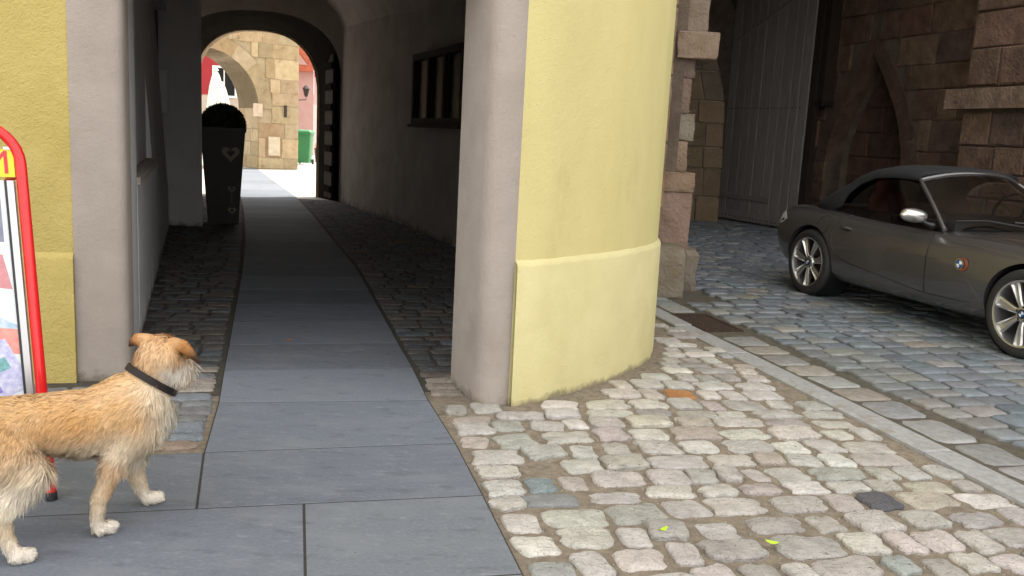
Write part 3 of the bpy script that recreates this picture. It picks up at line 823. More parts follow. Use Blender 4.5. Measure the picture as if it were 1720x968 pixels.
m = MB(); m.wallprism([(-2.2, -0.05), (22, -0.05), (22, 3), (9.5, 3), (9.5, 5), (-2.2, 5)], wfr, -0.9, -0.46); m.build('niche_back', M_mort_d, gt)
masonry(gt, 'niche_block', BLK_D, WQ, WD, WN, NC - NHW, NC + NHW, 0, 2.95, (0.30, 0.42), (0.35, 0.62), 0.05, [(3, (0.12, 0.07, 0.053)), (2, (0.10, 0.062, 0.05))], d0=-0.46, seed=4)  # darker colours put the shade of the recess into the blocks
def nskip(a, b, z0, z1):
    zt = z0 + 0.02
    w = max(nhalf(z0), nhalf(min(z1, NAP - .01))) if z0 < NAP else 0
    w = w + 0.31 if z0 < NAP + 0.30 else 0
    if z0 >= NAP: w = max(0, 0.31 * (1 - (z0 - NAP) / 0.3)) if z0 < NAP + .3 else 0
    if w <= 0 or b < NC - w or a > NC + w: return None
    out = []
    if a < NC - w: out.append((a, NC - w))
    if b > NC + w: out.append((NC + w, b))
    return out or True
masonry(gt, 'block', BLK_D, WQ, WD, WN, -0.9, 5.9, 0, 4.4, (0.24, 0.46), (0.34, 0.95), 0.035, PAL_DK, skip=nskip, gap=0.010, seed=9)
# arch stones of the niche
o0, o1 = nprof(0.0, 14), nprof(0.29, 14)
idx = [0, 1, 4, 8, 12, 15, 18, 22, 26, len(o0) - 2, len(o0) - 1]
for a, b in zip(idx[:-1], idx[1:]):
    if b - a == 1:      # jamb: three stones
        for k in range(4):
            za, zb = -0.05 + (o0[1][1] + 0.05) * k / 4, -0.05 + (o0[1][1] + 0.05) * (k + 1) / 4 - 0.015
            mb = MB(); mb.wallprism([(o0[a][0], za), (o1[a][0], za), (o1[a][0], zb), (o0[a][0], zb)], wfr, -0.30, 0.034 + 0.006 * (k % 2)); o = mb.build('jamb_stone', M_dkstone, gt); o.color = (*pick(PAL_DK), 1)
        continue
    p0, p1 = o0[a:b + 1], o1[a:b + 1]
    shr = [(x, z - 0.006) for x, z in p0]
    mb = MB(); mb.wallprism(shr + [(x, z - (0.012 if i == 0 else 0)) for i, (x, z) in enumerate(p1[::-1])], wfr, -0.30, 0.022 + 0.004 * (a % 3)); o = mb.build('arch_stone', M_dkstone, gt); o.color = (*pick([(1, (0.15, 0.095, 0.07)), (1, (0.135, 0.088, 0.066))]), 1)
# buttress with an impost ledge further along the wall
bfr = frame(WQ, WD, WN)
m = MB(); m.wallprism([(4.35, -0.05), (7.2, -0.05), (7.2, 5.0), (4.35, 5.0)], bfr, 0.0, 0.92); m.build('buttress_core', M_mort_d, gt)
bo = WQ + WN * 0.92
masonry(gt, 'buttress_block', BLK_D, bo, WD, WN, 4.33, 7.2, 0, 1.98, (0.28, 0.42), (0.4, 0.8), 0.05, PAL_DK, seed=21)
masonry(gt, 'buttress_block', BLK_D, bo, WD, WN, 4.33, 7.2, 2.28, 4.4, (0.30, 0.46), (0.4, 0.9), 0.05, PAL_DK, seed=22)
b2 = WQ + WD * 4.35
masonry(gt, 'buttress_block', BLK_D, b2, WN, -WD, 0.0, 0.93, 0, 4.4, (0.28, 0.42), (0.4, 0.6), 0.05, PAL_DK, seed=23)
m = MB()
for k, (a, b) in enumerate(((4.16, 5.0), (5.01, 6.0), (6.01, 7.2))):
    secs = []
    mb = MB(); mb.wallprism([(a, 2.01), (b, 2.01), (b, 2.25), (a, 2.25)], bfr, 0.0, 1.10 + 0.01 * k)
    o = mb.build('impost_stone', M_dkstone, gt); o.color = (0.24, 0.17, 0.125, 1)
# left pier of the gateway: rough stacked stones beside the yellow wall
def rough_stone(name, x0, x1, y0, y1, z0, z1, colour, rnd=0.22, jit=0.018, parent=None, shear=0.0):
    """rounded rough block"""
    r = random.Random(hash((round(x0, 3), round(z0, 3))) & 0xffff)
    nz, n_ = 7, 20; secs = []
    cx, cy, hx, hy = (x0 + x1) / 2, (y0 + y1) / 2, (x1 - x0) / 2, (y1 - y0) / 2
    for k in range(nz):
        t = (0, .035, .12, .5, .88, .965, 1)[k]; tz = 2 * t - 1
        sc = (1 - abs(tz) ** 6) ** (1 / 6) if abs(tz) < 1 else 0.0
        sc = 1 - rnd * (0.5, 0.16, 0.03, 0, 0.03, 0.16, 0.5)[k]
        ring = []
        for q in range(n_):
            a = 2 * math.pi * (q + .5) / n_; c, s_ = math.cos(a), math.sin(a)
            e = (abs(c) ** 12 + abs(s_) ** 12) ** (-1 / 12)
            ring.append((cx + c * e * hx * sc + shear * (t - .5) + r.uniform(-jit, jit), cy + s_ * e * hy * sc + r.uniform(-jit, jit), z0 + (z1 - z0) * t + (r.uniform(-jit, jit) * .5 if 0 < k < nz - 1 else 0)))
        secs.append(ring)
    mb = MB(); mb.loft(secs); o = mb.build(name, M_ltstone, parent, smooth=28); o.color = (*colour, 1); return o
gp = thing('gate_pier', (1.5, 8.7, 0.0), 'weathered sandstone gate pier with boulder foot beside the yellow wall', 'pier')
MB().box(1.10, 1.52, 8.62, 10.2, -0.05, 4.3).build('core', M_mort_d, gp)
rough_stone('boulder', 1.14, 1.60, 8.05, 8.75, -0.05, 0.46, (0.255, 0.22, 0.17), 0.35, 0.025, gp)
rough_stone('boulder', 1.50, 1.80, 8.55, 9.15, -0.05, 0.40, (0.245, 0.205, 0.165), 0.35, 0.02, gp)
rough_stone('stone', 1.38, 1.70, 8.60, 9.10, 0.39, 0.95, (0.31, 0.215, 0.18), 0.06, 0.008, gp)
rough_stone('stone', 1.36, 1.71, 8.58, 9.12, 0.955, 1.14, (0.315, 0.225, 0.165), 0.08, 0.008, gp)
zz = 1.145
for k, (h, x1, c) in enumerate(((0.30, 1.63, (0.30, 0.215, 0.16)), (0.26, 1.68, (0.27, 0.235, 0.19)), (0.33, 1.62, (0.235, 0.17, 0.135)), (0.20, 1.64, (0.20, 0.15, 0.125)))):
    rough_stone('stone', 1.30, x1, 8.66, 9.15, zz, zz + h - 0.006, c, 0.06, 0.010, gp); zz += h
rough_stone('corbel', 1.42, 1.83, 8.56, 9.2, zz - 0.03, zz + 0.22, (0.29, 0.215, 0.165), 0.12, 0.012, gp); zz += 0.22
for k, (h, x1, c) in enumerate(((0.34, 1.73, (0.26, 0.205, 0.165)), (0.30, 1.69, (0.235, 0.185, 0.15)), (0.40, 1.66, (0.28, 0.21, 0.15)), (0.5, 1.7, (0.25, 0.19, 0.15)))):
    rough_stone('stone', 1.26, x1, 8.66, 9.15, zz, zz + h - 0.006, c, 0.07, 0.012, gp); zz += h
for k in range(9):       # thin bricks at the edge next to the render
    z = 0.5 + k * 0.31
    rough_stone('brick', 1.16, 1.40, 8.50, 8.70, z, z + 0.285 + 0.02 * (k % 2), (0.33, 0.22, 0.135) if k % 2 else (0.27, 0.19, 0.14), 0.03, 0.008, gp)
# inner jamb at the back of the gateway
jb = thing('gate_jamb', (3.3, 16.9, 0.0), 'ochre sandstone jamb between the pier and the open gate leaf', 'jamb')
jf = frame((2.6, 16.62), (1.0, 0.0), (0.0, -1.0))
jedge = [(1.17, 0.0), (1.16, 0.6), (1.145, 1.37), (1.09, 2.45), (0.80, 3.17), (0.55, 4.0), (0.5, 4.4)]
MB().wallprism([(-0.6, -0.05)] + [(x - 0.03, z) for x, z in jedge] + [(-0.6, 4.4)], jf, -1.2, 0.0).build('core', M_mort_l, jb)
jr = random.Random(5); z = 0.0
while z < 4.2:
    h = jr.uniform(0.34, 0.55); z1 = min(z + h, 4.35)
    e0 = np.interp(z, [p[1] for p in jedge], [p[0] for p in jedge]); e1 = np.interp(z1, [p[1] for p in jedge], [p[0] for p in jedge])
    cut = jr.uniform(0.30, 0.48)
    cols = [(0.215, 0.165, 0.105), (0.25, 0.18, 0.11), (0.195, 0.16, 0.12), (0.27, 0.20, 0.125)]
    for (a0, a1, b0, b1) in ((-0.1, -0.1, e0 - cut - 0.02, e1 - cut - 0.02), (e0 - cut, e1 - cut, e0, e1)):
        poly = [(a0, z + 0.012), (b0, z + 0.012), (b1, z1 - 0.008), (a1, z1 - 0.008)]
        cx_ = sum(p[0] for p in poly) / 4; cz_ = sum(p[1] for p in poly) / 4
        mb = MB(); v0 = [jf(p[0], 0.0, p[1]) for p in poly]; dd = 0.05 + jr.uniform(-0.015, 0.03)
        v1 = [jf(p[0], dd - 0.012, p[1]) for p in poly]; v2 = [jf(p[0] + (cx_ - p[0]) * 0.06, dd, p[1] + (cz_ - p[1]) * 0.06) for p in poly]
        mb.loft([v0, v1, v2]); mb.f = [f[::-1] for f in mb.f]; o = mb.build('block', M_ltstone, jb); c = jr.choice(cols); k = jr.uniform(.85, 1.1); o.color = (c[0] * k, c[1] * k, c[2] * k, 1)
    z = z1
# tower: vault, added sky-blocking back, unseen mass above made tall to block sun
GV = gt
lz = lambda y: 1.15 + (y - 8.7) * (2.6 - 1.15) / 8.0
rzx = lambda y: WQ[0] + (15.6 - y) * 0.3145
vault([((lz(y), y), (rzx(y) + 0.1, y)) for y in (11.6, 14, 16.8, 18.4)], 3.3, 1.3).build('vault', M_mort_d, gt, smooth='all')
MB().prism([(1.1, 11.5), (rzx(11.5) + 0.6, 11.5), (6.3, 19.0), (1.1, 19.0)], 4.7, 24).build('tower_wall_sunblock', M_mort_d, gt)  # unseen mass, height chosen to block the sun
MB().prism([(1.05, 9.2), (1.2, 9.2), (2.75, 16.8), (2.75, 18.6), (1.05, 18.6)], -0.05, 4.7).build('inner_wall', M_mort_d, gt)
MB().box(2.6, 6.3, 18.5, 18.9, -0.05, 4.7).build('sky_block_wall', M_mort_d, gt)  # added to close the gateway and stop sky light leaking in
m = MB(); m.wallprism([(-2.2, 5.0), (9.5, 5.0), (9.5, 23), (-2.2, 23)], wfr, -5.0, -0.05); m.build('upper_wall', M_mort_d, gt)  # unseen height raised to keep sun off the foreground
# gate leaf: planks, straps
L0 = np.array([3.96, 17.28]); LD = np.array([4.79, 15.5]) - L0; LD = LD / np.linalg.norm(LD); LN = np.array([LD[1], -LD[0]])
if LN[0] > 0: LN = -LN
gl = thing('gate_leaf', (4.37, 16.4, 0.0), 'tall grey plank gate leaf standing open behind the car', 'gate')
gf = frame(L0, LD, LN)
s_ = 0.0; k = 0
r5 = random.Random(3)
while s_ < 2.12:
    w = r5.uniform(0.20, 0.32); e = min(s_ + w, 2.14)
    mb = MB(); a, b = s_ + 0.006, e - 0.006; dd = 0.06 + r5.uniform(-.006, .006)
    v0 = [gf(x, 0, z) for x, z in ((a, 0.055), (b, 0.055), (b, 4.3), (a, 4.3))]; v1 = [gf(x, dd - .008, z) for x, z in ((a, 0.055), (b, 0.055), (b, 4.3), (a, 4.3))]
    v2 = [gf(x, dd, z) for x, z in ((a + .008, 0.063), (b - .008, 0.063), (b - .008, 4.29), (a + .008, 4.29))]
    mb.loft([v0, v1, v2]); mb.f = [f[::-1] for f in mb.f]; o = mb.build('plank', M_gate, gl); q = r5.uniform(.8, 1.15); o.color = (q, q, q * 1.02, 1)
    s_ = e
MB().wallprism([(-0.02, 0.06), (2.15, 0.06), (2.15, 4.3), (-0.02, 4.3)], gf, -0.05, 0.003).build('backing', M_dkwood, gl)
def gbar(name, pts, w, m_, d0=0.055, d1=0.085):
    (a, za), (b, zb) = pts
    return MB().wallprism([(a, za - w / 2), (b, zb - w / 2), (b, zb + w / 2), (a, za + w / 2)], gf, d0, d1).build(name, m_, gl)
gbar('strap_hinge', ((0.0, 0.52), (1.45, 0.50)), 0.085, M_gate).color = (0.9, 0.9, 0.92, 1)
gbar('bottom_rail', ((0.0, 0.16), (2.13, 0.16)), 0.16, M_gate, 0.05, 0.078).color = (1.05, 1.05, 1.08, 1)
gbar('diagonal_brace', ((0.12, 3.36), (1.6, 3.98)), 0.05, M_gate).color = (0.85, 0.85, 0.87, 1)
for zr, n_ in ((2.13, 22), (0.13, 20)):
    for k in range(n_):
        p = gf(0.08 + k * 2.0 / n_, 0.068 if zr > 1 else 0.076, zr + r5.uniform(-.008, .008))
        mb = MB(); mb.lathe([(0.014, 0.0), (0.013, 0.008), (0.006, 0.013)], 6, caps=True)
        M3 = Vector((LN[0], LN[1], 0)).to_track_quat('Z', 'Y').to_matrix()
        mb.v = [tuple(M3 @ Vector(v_) + Vector(p)) for v_ in mb.v]
        mb.build('nail', M_rust, gl)
MB().wallprism([(2.15, 0.05), (2.30, 0.05), (2.30, 4.4), (2.15, 4.4)], gf, -0.06, 0.04).build('hinge_stile', M_dkwood, gl)
pp = thing('gate_post', (4.95, 15.3, 0.0), 'dark iron hinge post between the gate leaf and wall niche', 'post')
MB().wallprism([(0.22, 2.25), (0.50, 2.25), (0.50, 4.4), (0.22, 4.4)], wfr, 0.03, 0.24).build('shaft', M_dkwood, pp)
MB().wallprism([(0.19, 2.16), (0.53, 2.16), (0.53, 2.25), (0.19, 2.25)], wfr, 0.02, 0.27).build('bracket', M_iron, pp)

# ------------------------------------------------------------------ courtyard beyond the passage
PAL_CT = [(4, (0.47, 0.375, 0.245)), (3, (0.43, 0.345, 0.23)), (2, (0.50, 0.41, 0.28)), (1, (0.41, 0.31, 0.19)), (1, (0.46, 0.385, 0.285))]
cw = thing('courtyard_wall', (-8.0, 29.1, 0.0), 'thick ochre sandstone wall with a round arch across the courtyard', 'wall')
CWD, CWN = (-0.819, -0.574), (0.574, -0.819)
cfr = frame((-7.04, 28.5), CWD, CWN)
AC, AR, ASP = 2.96, 1.68, 1.85
def cprof(r, n=18): return [(AC - r, -0.05)] + [(AC - r * math.cos(math.pi * k / n), ASP + r * math.sin(math.pi * k / n)) for k in range(n + 1)] + [(AC + r, -0.05)]
c0, c1 = cprof(AR), cprof(AR + 0.42)
MB().wallprism([(0.03, -0.05)] + c0 + [(9, -0.05), (9, 4.4), (0.03, 4.4)], cfr, -1.9, 0.0).build('core', M_mort_l, cw)
def cskip(a, b, z0, z1):
    zc = min(z0, z1)
    w = 0
    R = AR + 0.42
    if zc < ASP: w = AR
    elif zc - ASP < R: w = math.sqrt(max(0, R * R - (zc - ASP) ** 2))
    if z1 > ASP and zc < ASP: w = R
    if w <= 0 or b < AC - w or a > AC + w: return None
    out = []
    if a < AC - w: out.append((a, AC - w))
    if b > AC + w: out.append((AC + w, b))
    return out or True
masonry(cw, 'block', BLK_L, (-7.04, 28.5), CWD, CWN, 0.0, 6.6, 0, 4.4, (0.34, 0.66), (0.42, 0.95), 0.035, PAL_CT, skip=cskip, gap=0.006, seed=31)
masonry(cw, 'block', BLK_L, (-7.04 + CWD[0] * (AC - AR), 28.5 + CWD[1] * (AC - AR)), (-CWN[0], -CWN[1]), CWD, 0.0, 1.9, 0, ASP, (0.36, 0.62), (0.5, 0.7), 0.025, PAL_CT, gap=0.02, seed=32)
for i in range(1, 19, 2):
    j = min(i + 2, 19)
    pr = c0[i:j + 1]; po = c1[i:j + 1]
    mb = MB(); mb.wallprism(pr + po[::-1], cfr, -1.91, 0.045 + 0.008 * (i % 3)); o = mb.build('voussoir', M_ltstone, cw); o.color = (*pick(PAL_CT), 1)
o = MB().wallprism([(0.62, 0.42), (0.98, 0.42), (0.98, 1.0), (0.62, 1.0)], cfr, 0.0, 0.095).build('pale_block', M_ltstone, cw); o.color = (0.62, 0.56, 0.46, 1)
o = MB().wallprism([(0.40, 1.62), (0.48, 1.62), (0.48, 1.98), (0.40, 1.98)], cfr, 0.0, 0.09).build('slot', M_dkplastic, cw)
o = MB().wallprism([(1.18, 1.6), (1.45, 1.6), (1.45, 1.99), (1.18, 1.99)], cfr, 0.0, 0.10).build('pale_block', M_ltstone, cw); o.color = (0.66, 0.55, 0.47, 1)
# wheelie bin
M_bin = mat('bin_green', (0.02, 0.17, 0.055), (0.018, 0.15, 0.05), 5, 0.45)
bn = thing('wheelie_bin', (-7.80, 32.6, 0.0), 'green wheelie bin beside the end of the courtyard wall', 'bin')
def ringbox(hx, hy, z, r=0.05, y0=0.0):
    out = []
    for (sx, sy, a0) in ((1, 1, 0), (-1, 1, 90), (-1, -1, 180), (1, -1, 270)):
        for k in range(3):
            a = math.radians(a0 + 45 * k); out.append((sx * (hx - r) + r * math.cos(a), y0 + sy * (hy - r) + r * math.sin(a), z))
    return out
MB().loft([ringbox(0.20, 0.24, 0.06), ringbox(0.22, 0.26, 0.3), ringbox(0.27, 0.33, 1.12)]).build('body', M_bin, bn, smooth=40, world=False)
MB().loft([ringbox(0.30, 0.37, 1.10), ringbox(0.30, 0.37, 1.17), ringbox(0.27, 0.34, 1.21), ringbox(0.15, 0.2, 1.25)]).build('lid', M_bin, bn, smooth=40, world=False)
for sx in (-1, 1):
    MB().lathe([(0.02, -0.03), (0.10, -0.03), (0.10, 0.03), (0.02, 0.03)], 16, (sx * 0.24, 0.26, 0.10), 'X').build('wheel', M_dkplastic, bn, smooth=40, world=False)
MB().tube([(-0.24, 0.39, 1.10), (0.24, 0.39, 1.10)], 0.016, 6).build('handle', M_bin, bn, world=False)
# closed parasols
M_cloth = mat('parasol_cloth', (0.78, 0.75, 0.70), (0.72, 0.69, 0.64), 4, 0.9)
def parasol(x, y, h, lab):
    t = thing('closed_parasol', (x, y, 0), lab, 'parasol', 'parasols in the courtyard cafe')
    n_ = 32; secs = []
    for (z, r) in ((1.15, 0.34), (1.5, 0.36), (2.0, 0.30), (h * 0.82, 0.22), (h * 0.93, 0.14), (h * 0.97, 0.09), (h, 0.03)):
        secs.append([(r * (1 + 0.16 * math.cos(8 * a)) * math.cos(a), r * (1 + 0.16 * math.cos(8 * a)) * math.sin(a), z) for a in [2 * math.pi * k / n_ for k in range(n_)]])
    MB().loft(secs).build('canopy', M_cloth, t, smooth=60, world=False)
    MB().tube([(0, 0, 0), (0, 0, h + 0.02)], 0.03, 8).build('pole', M_alu, t, world=False)
    MB().lathe([(0.0, h - 0.01), (0.10, h), (0.10, h + 0.03), (0.04, h + 0.09), (0.0, h + 0.10)], 12).build('finial', M_cloth, t, world=False)
    MB().box(-0.3, 0.3, -0.3, 0.3, 0, 0.08, 0.01).build('base', M_granite, t, world=False)
parasol(-11.5, 34.0, 3.25, 'taller closed white parasol seen through the courtyard arch')
parasol(-12.75, 38.5, 2.95, 'shorter closed white parasol behind the taller one')
# red and cream house behind the arch
M_cream = mat('cream_render', (0.48, 0.40, 0.33), (0.43, 0.36, 0.295), 3, 0.9)
M_redr = mat('red_render', (0.33, 0.022, 0.03), (0.29, 0.02, 0.026), 3, 0.85)
M_pinkr = mat('pink_render', (0.46, 0.29, 0.27), (0.42, 0.26, 0.24), 3, 0.9)
M_tile = mat('clay_tiles', (0.46, 0.13, 0.07), (0.34, 0.09, 0.05), 9, 0.85, ((14, 0.03),))
M_whitep = mat('white_paint', (0.75, 0.75, 0.74), None, 3, 0.5)
rh = thing('red_house', (-17.5, 41.5, 0.0), 'cream house with a red upper storey behind the parasols', 'house')
MB().box(-26, -12.25, 41.0, 42.6, -0.07, 2.55).build('ground_storey', M_cream, rh)
MB().box(-26.03, -12.22, 40.97, 42.63, 2.55, 6.5).build('upper_storey', M_redr, rh)
MB().prism([(-26.4, 40.6), (-12.0, 40.6), (-12.0, 43.4), (-26.4, 43.4)], 6.5, 6.8).build('roof', M_tile, rh)
for xw in (-20.2, -17.9, -15.6, -13.45):
    w_ = MB().box(xw - 0.55, xw + 0.55, 40.90, 40.965, 2.45, 3.85).build('window', M_whitep, rh)
    for k in (0, 1):
        o = MB().box(xw - 0.46 + k * 0.48, xw - 0.04 + k * 0.50, 40.885, 40.899, 2.55, 3.75).build('pane', M_glass, rh); o.parent = w_
# pink house with tiled roof right of the wall
ph = thing('pink_house', (-11.0, 44.0, 0.0), 'pink gabled house with red tiled roof past the wall end', 'house')
MB().box(-13.5, -9.9, 43.0, 52.0, -0.07, 4.2).build('wall', M_pinkr, ph)
MB().add([(-13.9, 42.6, 3.9), (-9.35, 42.6, 3.9), (-9.35, 52.4, 3.9), (-13.9, 52.4, 3.9), (-12.6, 42.6, 7.6), (-12.6, 52.4, 7.6)], [(0, 1, 4), (2, 3, 5), (1, 2, 5, 4), (3, 0, 4, 5), (0, 3, 2, 1)]).build('roof', M_tile, ph)
MB().add([(-13.4, 42.55, 4.19), (-10.1, 42.55, 4.19), (-12.6, 42.55, 7.2)], [(0, 1, 2)]).build('gable', M_pinkr, ph)
for (a, b, c, d) in ((-11.5, -10.75, 2.0, 3.2), (-11.45, -10.85, 0.0, 1.5)):
    w_ = MB().box(a - .08, b + .08, 42.93, 43.0, c - .05, d + .08).build('window', M_dkwood, ph)
    MB().box(a, b, 42.91, 42.929, c, d).build('shutter', mat('brown_shutter', (0.16, 0.06, 0.05), None, 3, 0.7) if c > 1 else bpy.data.materials['brown_shutter'], ph).parent = w_
ln = thing('wall_lantern', (-8.35, 35.0, 2.5), 'small black street lantern on the far side of the wall', 'lantern')
MB().lathe([(0.06, 0.0), (0.13, 0.28), (0.16, 0.30), (0.05, 0.42), (0.0, 0.44)], 8).build('housing', M_iron, ln, world=False)
MB().lathe([(0.065, 0.03), (0.125, 0.27)], 8).build('pane', M_whitep, ln, world=False)
MB().tube([(0, 0, 0.0), (0, 0, -0.12), (-0.35, 0.0, -0.15)], 0.018, 6).build('bracket', M_iron, ln, world=False)
fl = thing('flag', (-9.55, 41.5, 3.4), 'small crimson flag hanging before the tiled roof', 'flag')
m = MB(); m.loft([[(0.06 * math.sin(k * 1.3 + z), 0.12 * math.sin(k * 0.9 + z * .7), z) for k in range(2)] and [(k * 0.11, 0.06 * math.sin(k * 1.3 + z * 2), z + 0.03 * k * (1 if z > 0.5 else -.2)) for k in range(6)] for z in (0.2, 0.5, 0.8, 1.1)], caps=False, closed=False)
m.build('cloth', mat('flag_cloth', (0.62, 0.02, 0.08), None, 3, 0.8), fl, smooth=60, world=False)
MB().tube([(0, 0, -0.6), (0, 0, 1.25)], 0.018, 6).build('pole', M_alu, fl, world=False)
# trees behind
M_leaf = mat('leaf_green', (0.075, 0.14, 0.035), (0.045, 0.10, 0.025), 3, 0.7, c3=(0.11, 0.18, 0.05), n3=0.6)
M_bark = mat('bark', (0.10, 0.08, 0.06), (0.07, 0.055, 0.045), 8, 0.9)
def tree(x, y, h, r, lab, n=2600, seed=0):
    t = thing('tree', (x, y, -0.05), lab, 'tree', 'trees beyond the courtyard')
    R = np.random.default_rng(seed)
    mb = MB(); mb.tube([(0, 0, 0), (0.05, 0, h * .3), (-.04, .05, h * .6), (0, 0, h * .85)], [0.16, 0.13, 0.08, 0.03], 8)
    for k in range(7):
        a = R.uniform(0, 6.28); z = h * R.uniform(.3, .65); mb.tube([(0, 0, z), (math.cos(a) * r * .45, math.sin(a) * r * .45, z + r * .4), (math.cos(a) * r * .8, math.sin(a) * r * .8, z + r * .6)], [.06, .04, .015], 5)
    mb.build('trunk', M_bark, t, world=False)
    cl = R.normal(0, 1, (26, 3)); cl /= np.linalg.norm(cl, axis=1)[:, None]; cl *= R.uniform(.35, 1, (26, 1)) * np.array([r, r, h * .36]); cl[:, 2] += h * .63
    V, F = [], []
    for i in range(n):
        c = cl[R.integers(26)] + R.normal(0, r * .19, 3); u = R.normal(0, 1, 3); u /= np.linalg.norm(u); w = np.cross(u, R.normal(0, 1, 3)); w /= np.linalg.norm(w); s_ = R.uniform(.07, .14)
        o = len(V); V += [tuple(c - u * s_), tuple(c + w * s_ * .5), tuple(c + u * s_), tuple(c - w * s_ * .5)]; F.append((o, o + 1, o + 2, o + 3))
    MB().add(V, F).build('crown', M_leaf, t, world=False)
tree(-11.2, 62, 8.5, 3.0, 'tall leafy tree at the far end of the street', 3600, 1)
tree(-9.0, 58, 4.0, 1.8, 'low bushy tree at the roadside beyond the pink house', 2200, 2)
pt = thing('flower_tub', (-7.9, 35.5, -0.01), 'small dark tub of orange flowers behind the green bin', 'flower tub')
MB().lathe([(0.0, 0.0), (0.17, 0.0), (0.22, 0.55), (0.19, 0.55), (0.18, 0.5), (0.0, 0.5)], 14).build('tub', M_dkplastic, pt, world=False)
m = MB()
for k in range(120):
    a, rr, z = random.uniform(0, 6.28), random.uniform(0, .26), random.uniform(.5, .72); s_ = .035
    c = (rr * math.cos(a), rr * math.sin(a), z); m.add([(c[0] - s_, c[1], c[2]), (c[0], c[1] - s_, c[2] + s_ * .6), (c[0] + s_, c[1], c[2]), (c[0], c[1] + s_, c[2] + s_ * .4)], [(0, 1, 2, 3)])
m.build('flowers', mat('orange_petal', (0.65, 0.20, 0.03), (0.5, 0.12, 0.03), 8, 0.7), pt, world=False)

# ------------------------------------------------------------------ planter with clipped box
M_plant = mat('planter_black', (0.035, 0.031, 0.03), (0.045, 0.04, 0.038), 6, 0.5)
M_heart = mat('heart_straw', (0.46, 0.40, 0.33), (0.34, 0.29, 0.24), 20, 0.8, ((60, 0.003),))
pl = thing('planter', (-4.105, 12.42, -0.01), 'tall tapered black planter with hearts and clipped box ball', 'planter', rz=0.31)
def sq(h_, z): return [(-h_, -h_, z), (h_, -h_, z), (h_, h_, z), (-h_, h_, z)]
MB().loft([sq(0.20, 0.0), sq(0.292, 1.31)]).build('tub', M_plant, pl, world=False)
m = MB()
for (x0, x1, y0, y1) in ((-.305, .305, -.305, -.265), (-.305, .305, .265, .305), (-.305, -.265, -.265, .265), (.265, .305, -.265, .265)): m.box(x0, x1, y0, y1, 1.27, 1.325, .004)
m.build('rim', M_plant, pl, world=False)
def heart(cx, cz, sc, name='heart'):
    n_ = 28; out, inn = [], []
    for k in range(n_):
        t = 2 * math.pi * k / n_
        x = 16 * math.sin(t) ** 3 / 17; z = (13 * math.cos(t) - 5 * math.cos(2 * t) - 2 * math.cos(3 * t) - math.cos(4 * t)) / 17
        out.append((x, z)); inn.append((x * .42, z * .42 + .02))
    yf = lambda z_: -(0.20 + 0.092 * z_ / 1.31)
    P = lambda p, d: (cx + p[0] * sc, yf(cz + p[1] * sc) - d, cz + p[1] * sc)
    mb = MB(); mb.loft([[P(p, .0) for p in out], [P(p, .02) for p in out], [P((p[0] * .75, p[1] * .75), .028) for p in out], [P(p, .02) for p in inn], [P(p, 0) for p in inn]], caps=False)
    return mb.build(name, M_heart, pl, smooth=50, world=False)
heart(0.10, 0.98, 0.125); heart(0.115, 0.50, 0.06); heart(0.115, 0.20, 0.06)
MB().tube([(0.115, -0.235, 0.46), (0.115, -0.222, 0.26)], 0.004, 5).build('string', M_heart, pl, world=False)
m = MB(); R = np.random.default_rng(5)
V, F = [], []
for i in range(9000):
    d = R.normal(0, 1, 3); d /= np.linalg.norm(d); rr = 0.30 * (1 - 0.10 * R.random() ** 2) + R.normal(0, .006)
    c = d * rr * np.array([1, 1, .95]) + np.array([0, 0, 1.36])
    if c[2] < 1.28: continue
    u = R.normal(0, 1, 3) + d * .8; u /= np.linalg.norm(u); w = np.cross(u, R.normal(0, 1, 3)); w /= np.linalg.norm(w); s_ = R.uniform(.010, .017)
    o = len(V); V += [tuple(c - u * s_), tuple(c + w * s_ * .6), tuple(c + u * s_), tuple(c - w * s_ * .6)]; F.append((o, o + 1, o + 2, o + 3))
m.add(V, F); m.build('box_ball', mat('box_leaf', (0.03, 0.055, 0.018), (0.02, 0.04, 0.012), 30, 0.6), pl, world=False)
MB().lathe([(0.0, 1.62), (0.14, 1.58), (0.23, 1.5), (0.265, 1.38), (0.25, 1.29), (0.0, 1.29)], 20).build('box_core', bpy.data.materials['box_leaf'], pl, smooth='all', world=False)

# ------------------------------------------------------------------ pavement sign
sg = thing('pavement_sign', (-1.9, 3.0, 0.0), 'red tube framed pavement sign with banknote poster behind the dog', 'sign')
SF = np.array([-1.645, 3.06, 0.0]); ST = np.array([-1.79, 3.20, 1.275]); SD = np.array([-0.963, -0.27, 0.0])
sup = ST - SF; sup = sup / np.linalg.norm(sup); snr = np.cross(SD, sup); snr /= np.linalg.norm(snr)
if snr[1] > 0: snr = -snr
SW_ = 0.62
def sp(a, h_, d=0.0): return tuple(SF + SD * a + sup * h_ + snr * d)      # a: leftwards, h_: up the slope, d: outward
HT = 1.365; RB = 0.14
arc = [sp(RB - RB * math.cos(t), HT - RB + RB * math.sin(t)) for t in [math.pi / 2 * k / 8 for k in range(9)]]
arc2 = [sp(SW_ - RB + RB * math.sin(t), HT - RB + RB * math.cos(t)) for t in [math.pi / 2 * k / 8 for k in range(9)]]
MB().tube([sp(0, 0.004)] + arc + arc2 + [sp(SW_, 0.004)], 0.019, 14).build('tube_frame', M_red, sg, smooth=60)
for a in (0.0, SW_): MB().tube([sp(a, 0.0), sp(a, 0.03)], 0.0198, 12).build('rubber_foot', M_dkplastic, sg, smooth=40)
bk = lambda a, h_: tuple(np.array(sp(a, h_)) + np.array([-0.42, 0.42, 0.0]) * (1 - h_ / HT))
MB().tube([bk(0.02, 0.01), bk(0.02, HT - 0.2), sp(0.02, HT - 0.18, -0.02)], 0.014, 8).build('rear_leg', M_red, sg, smooth=60)
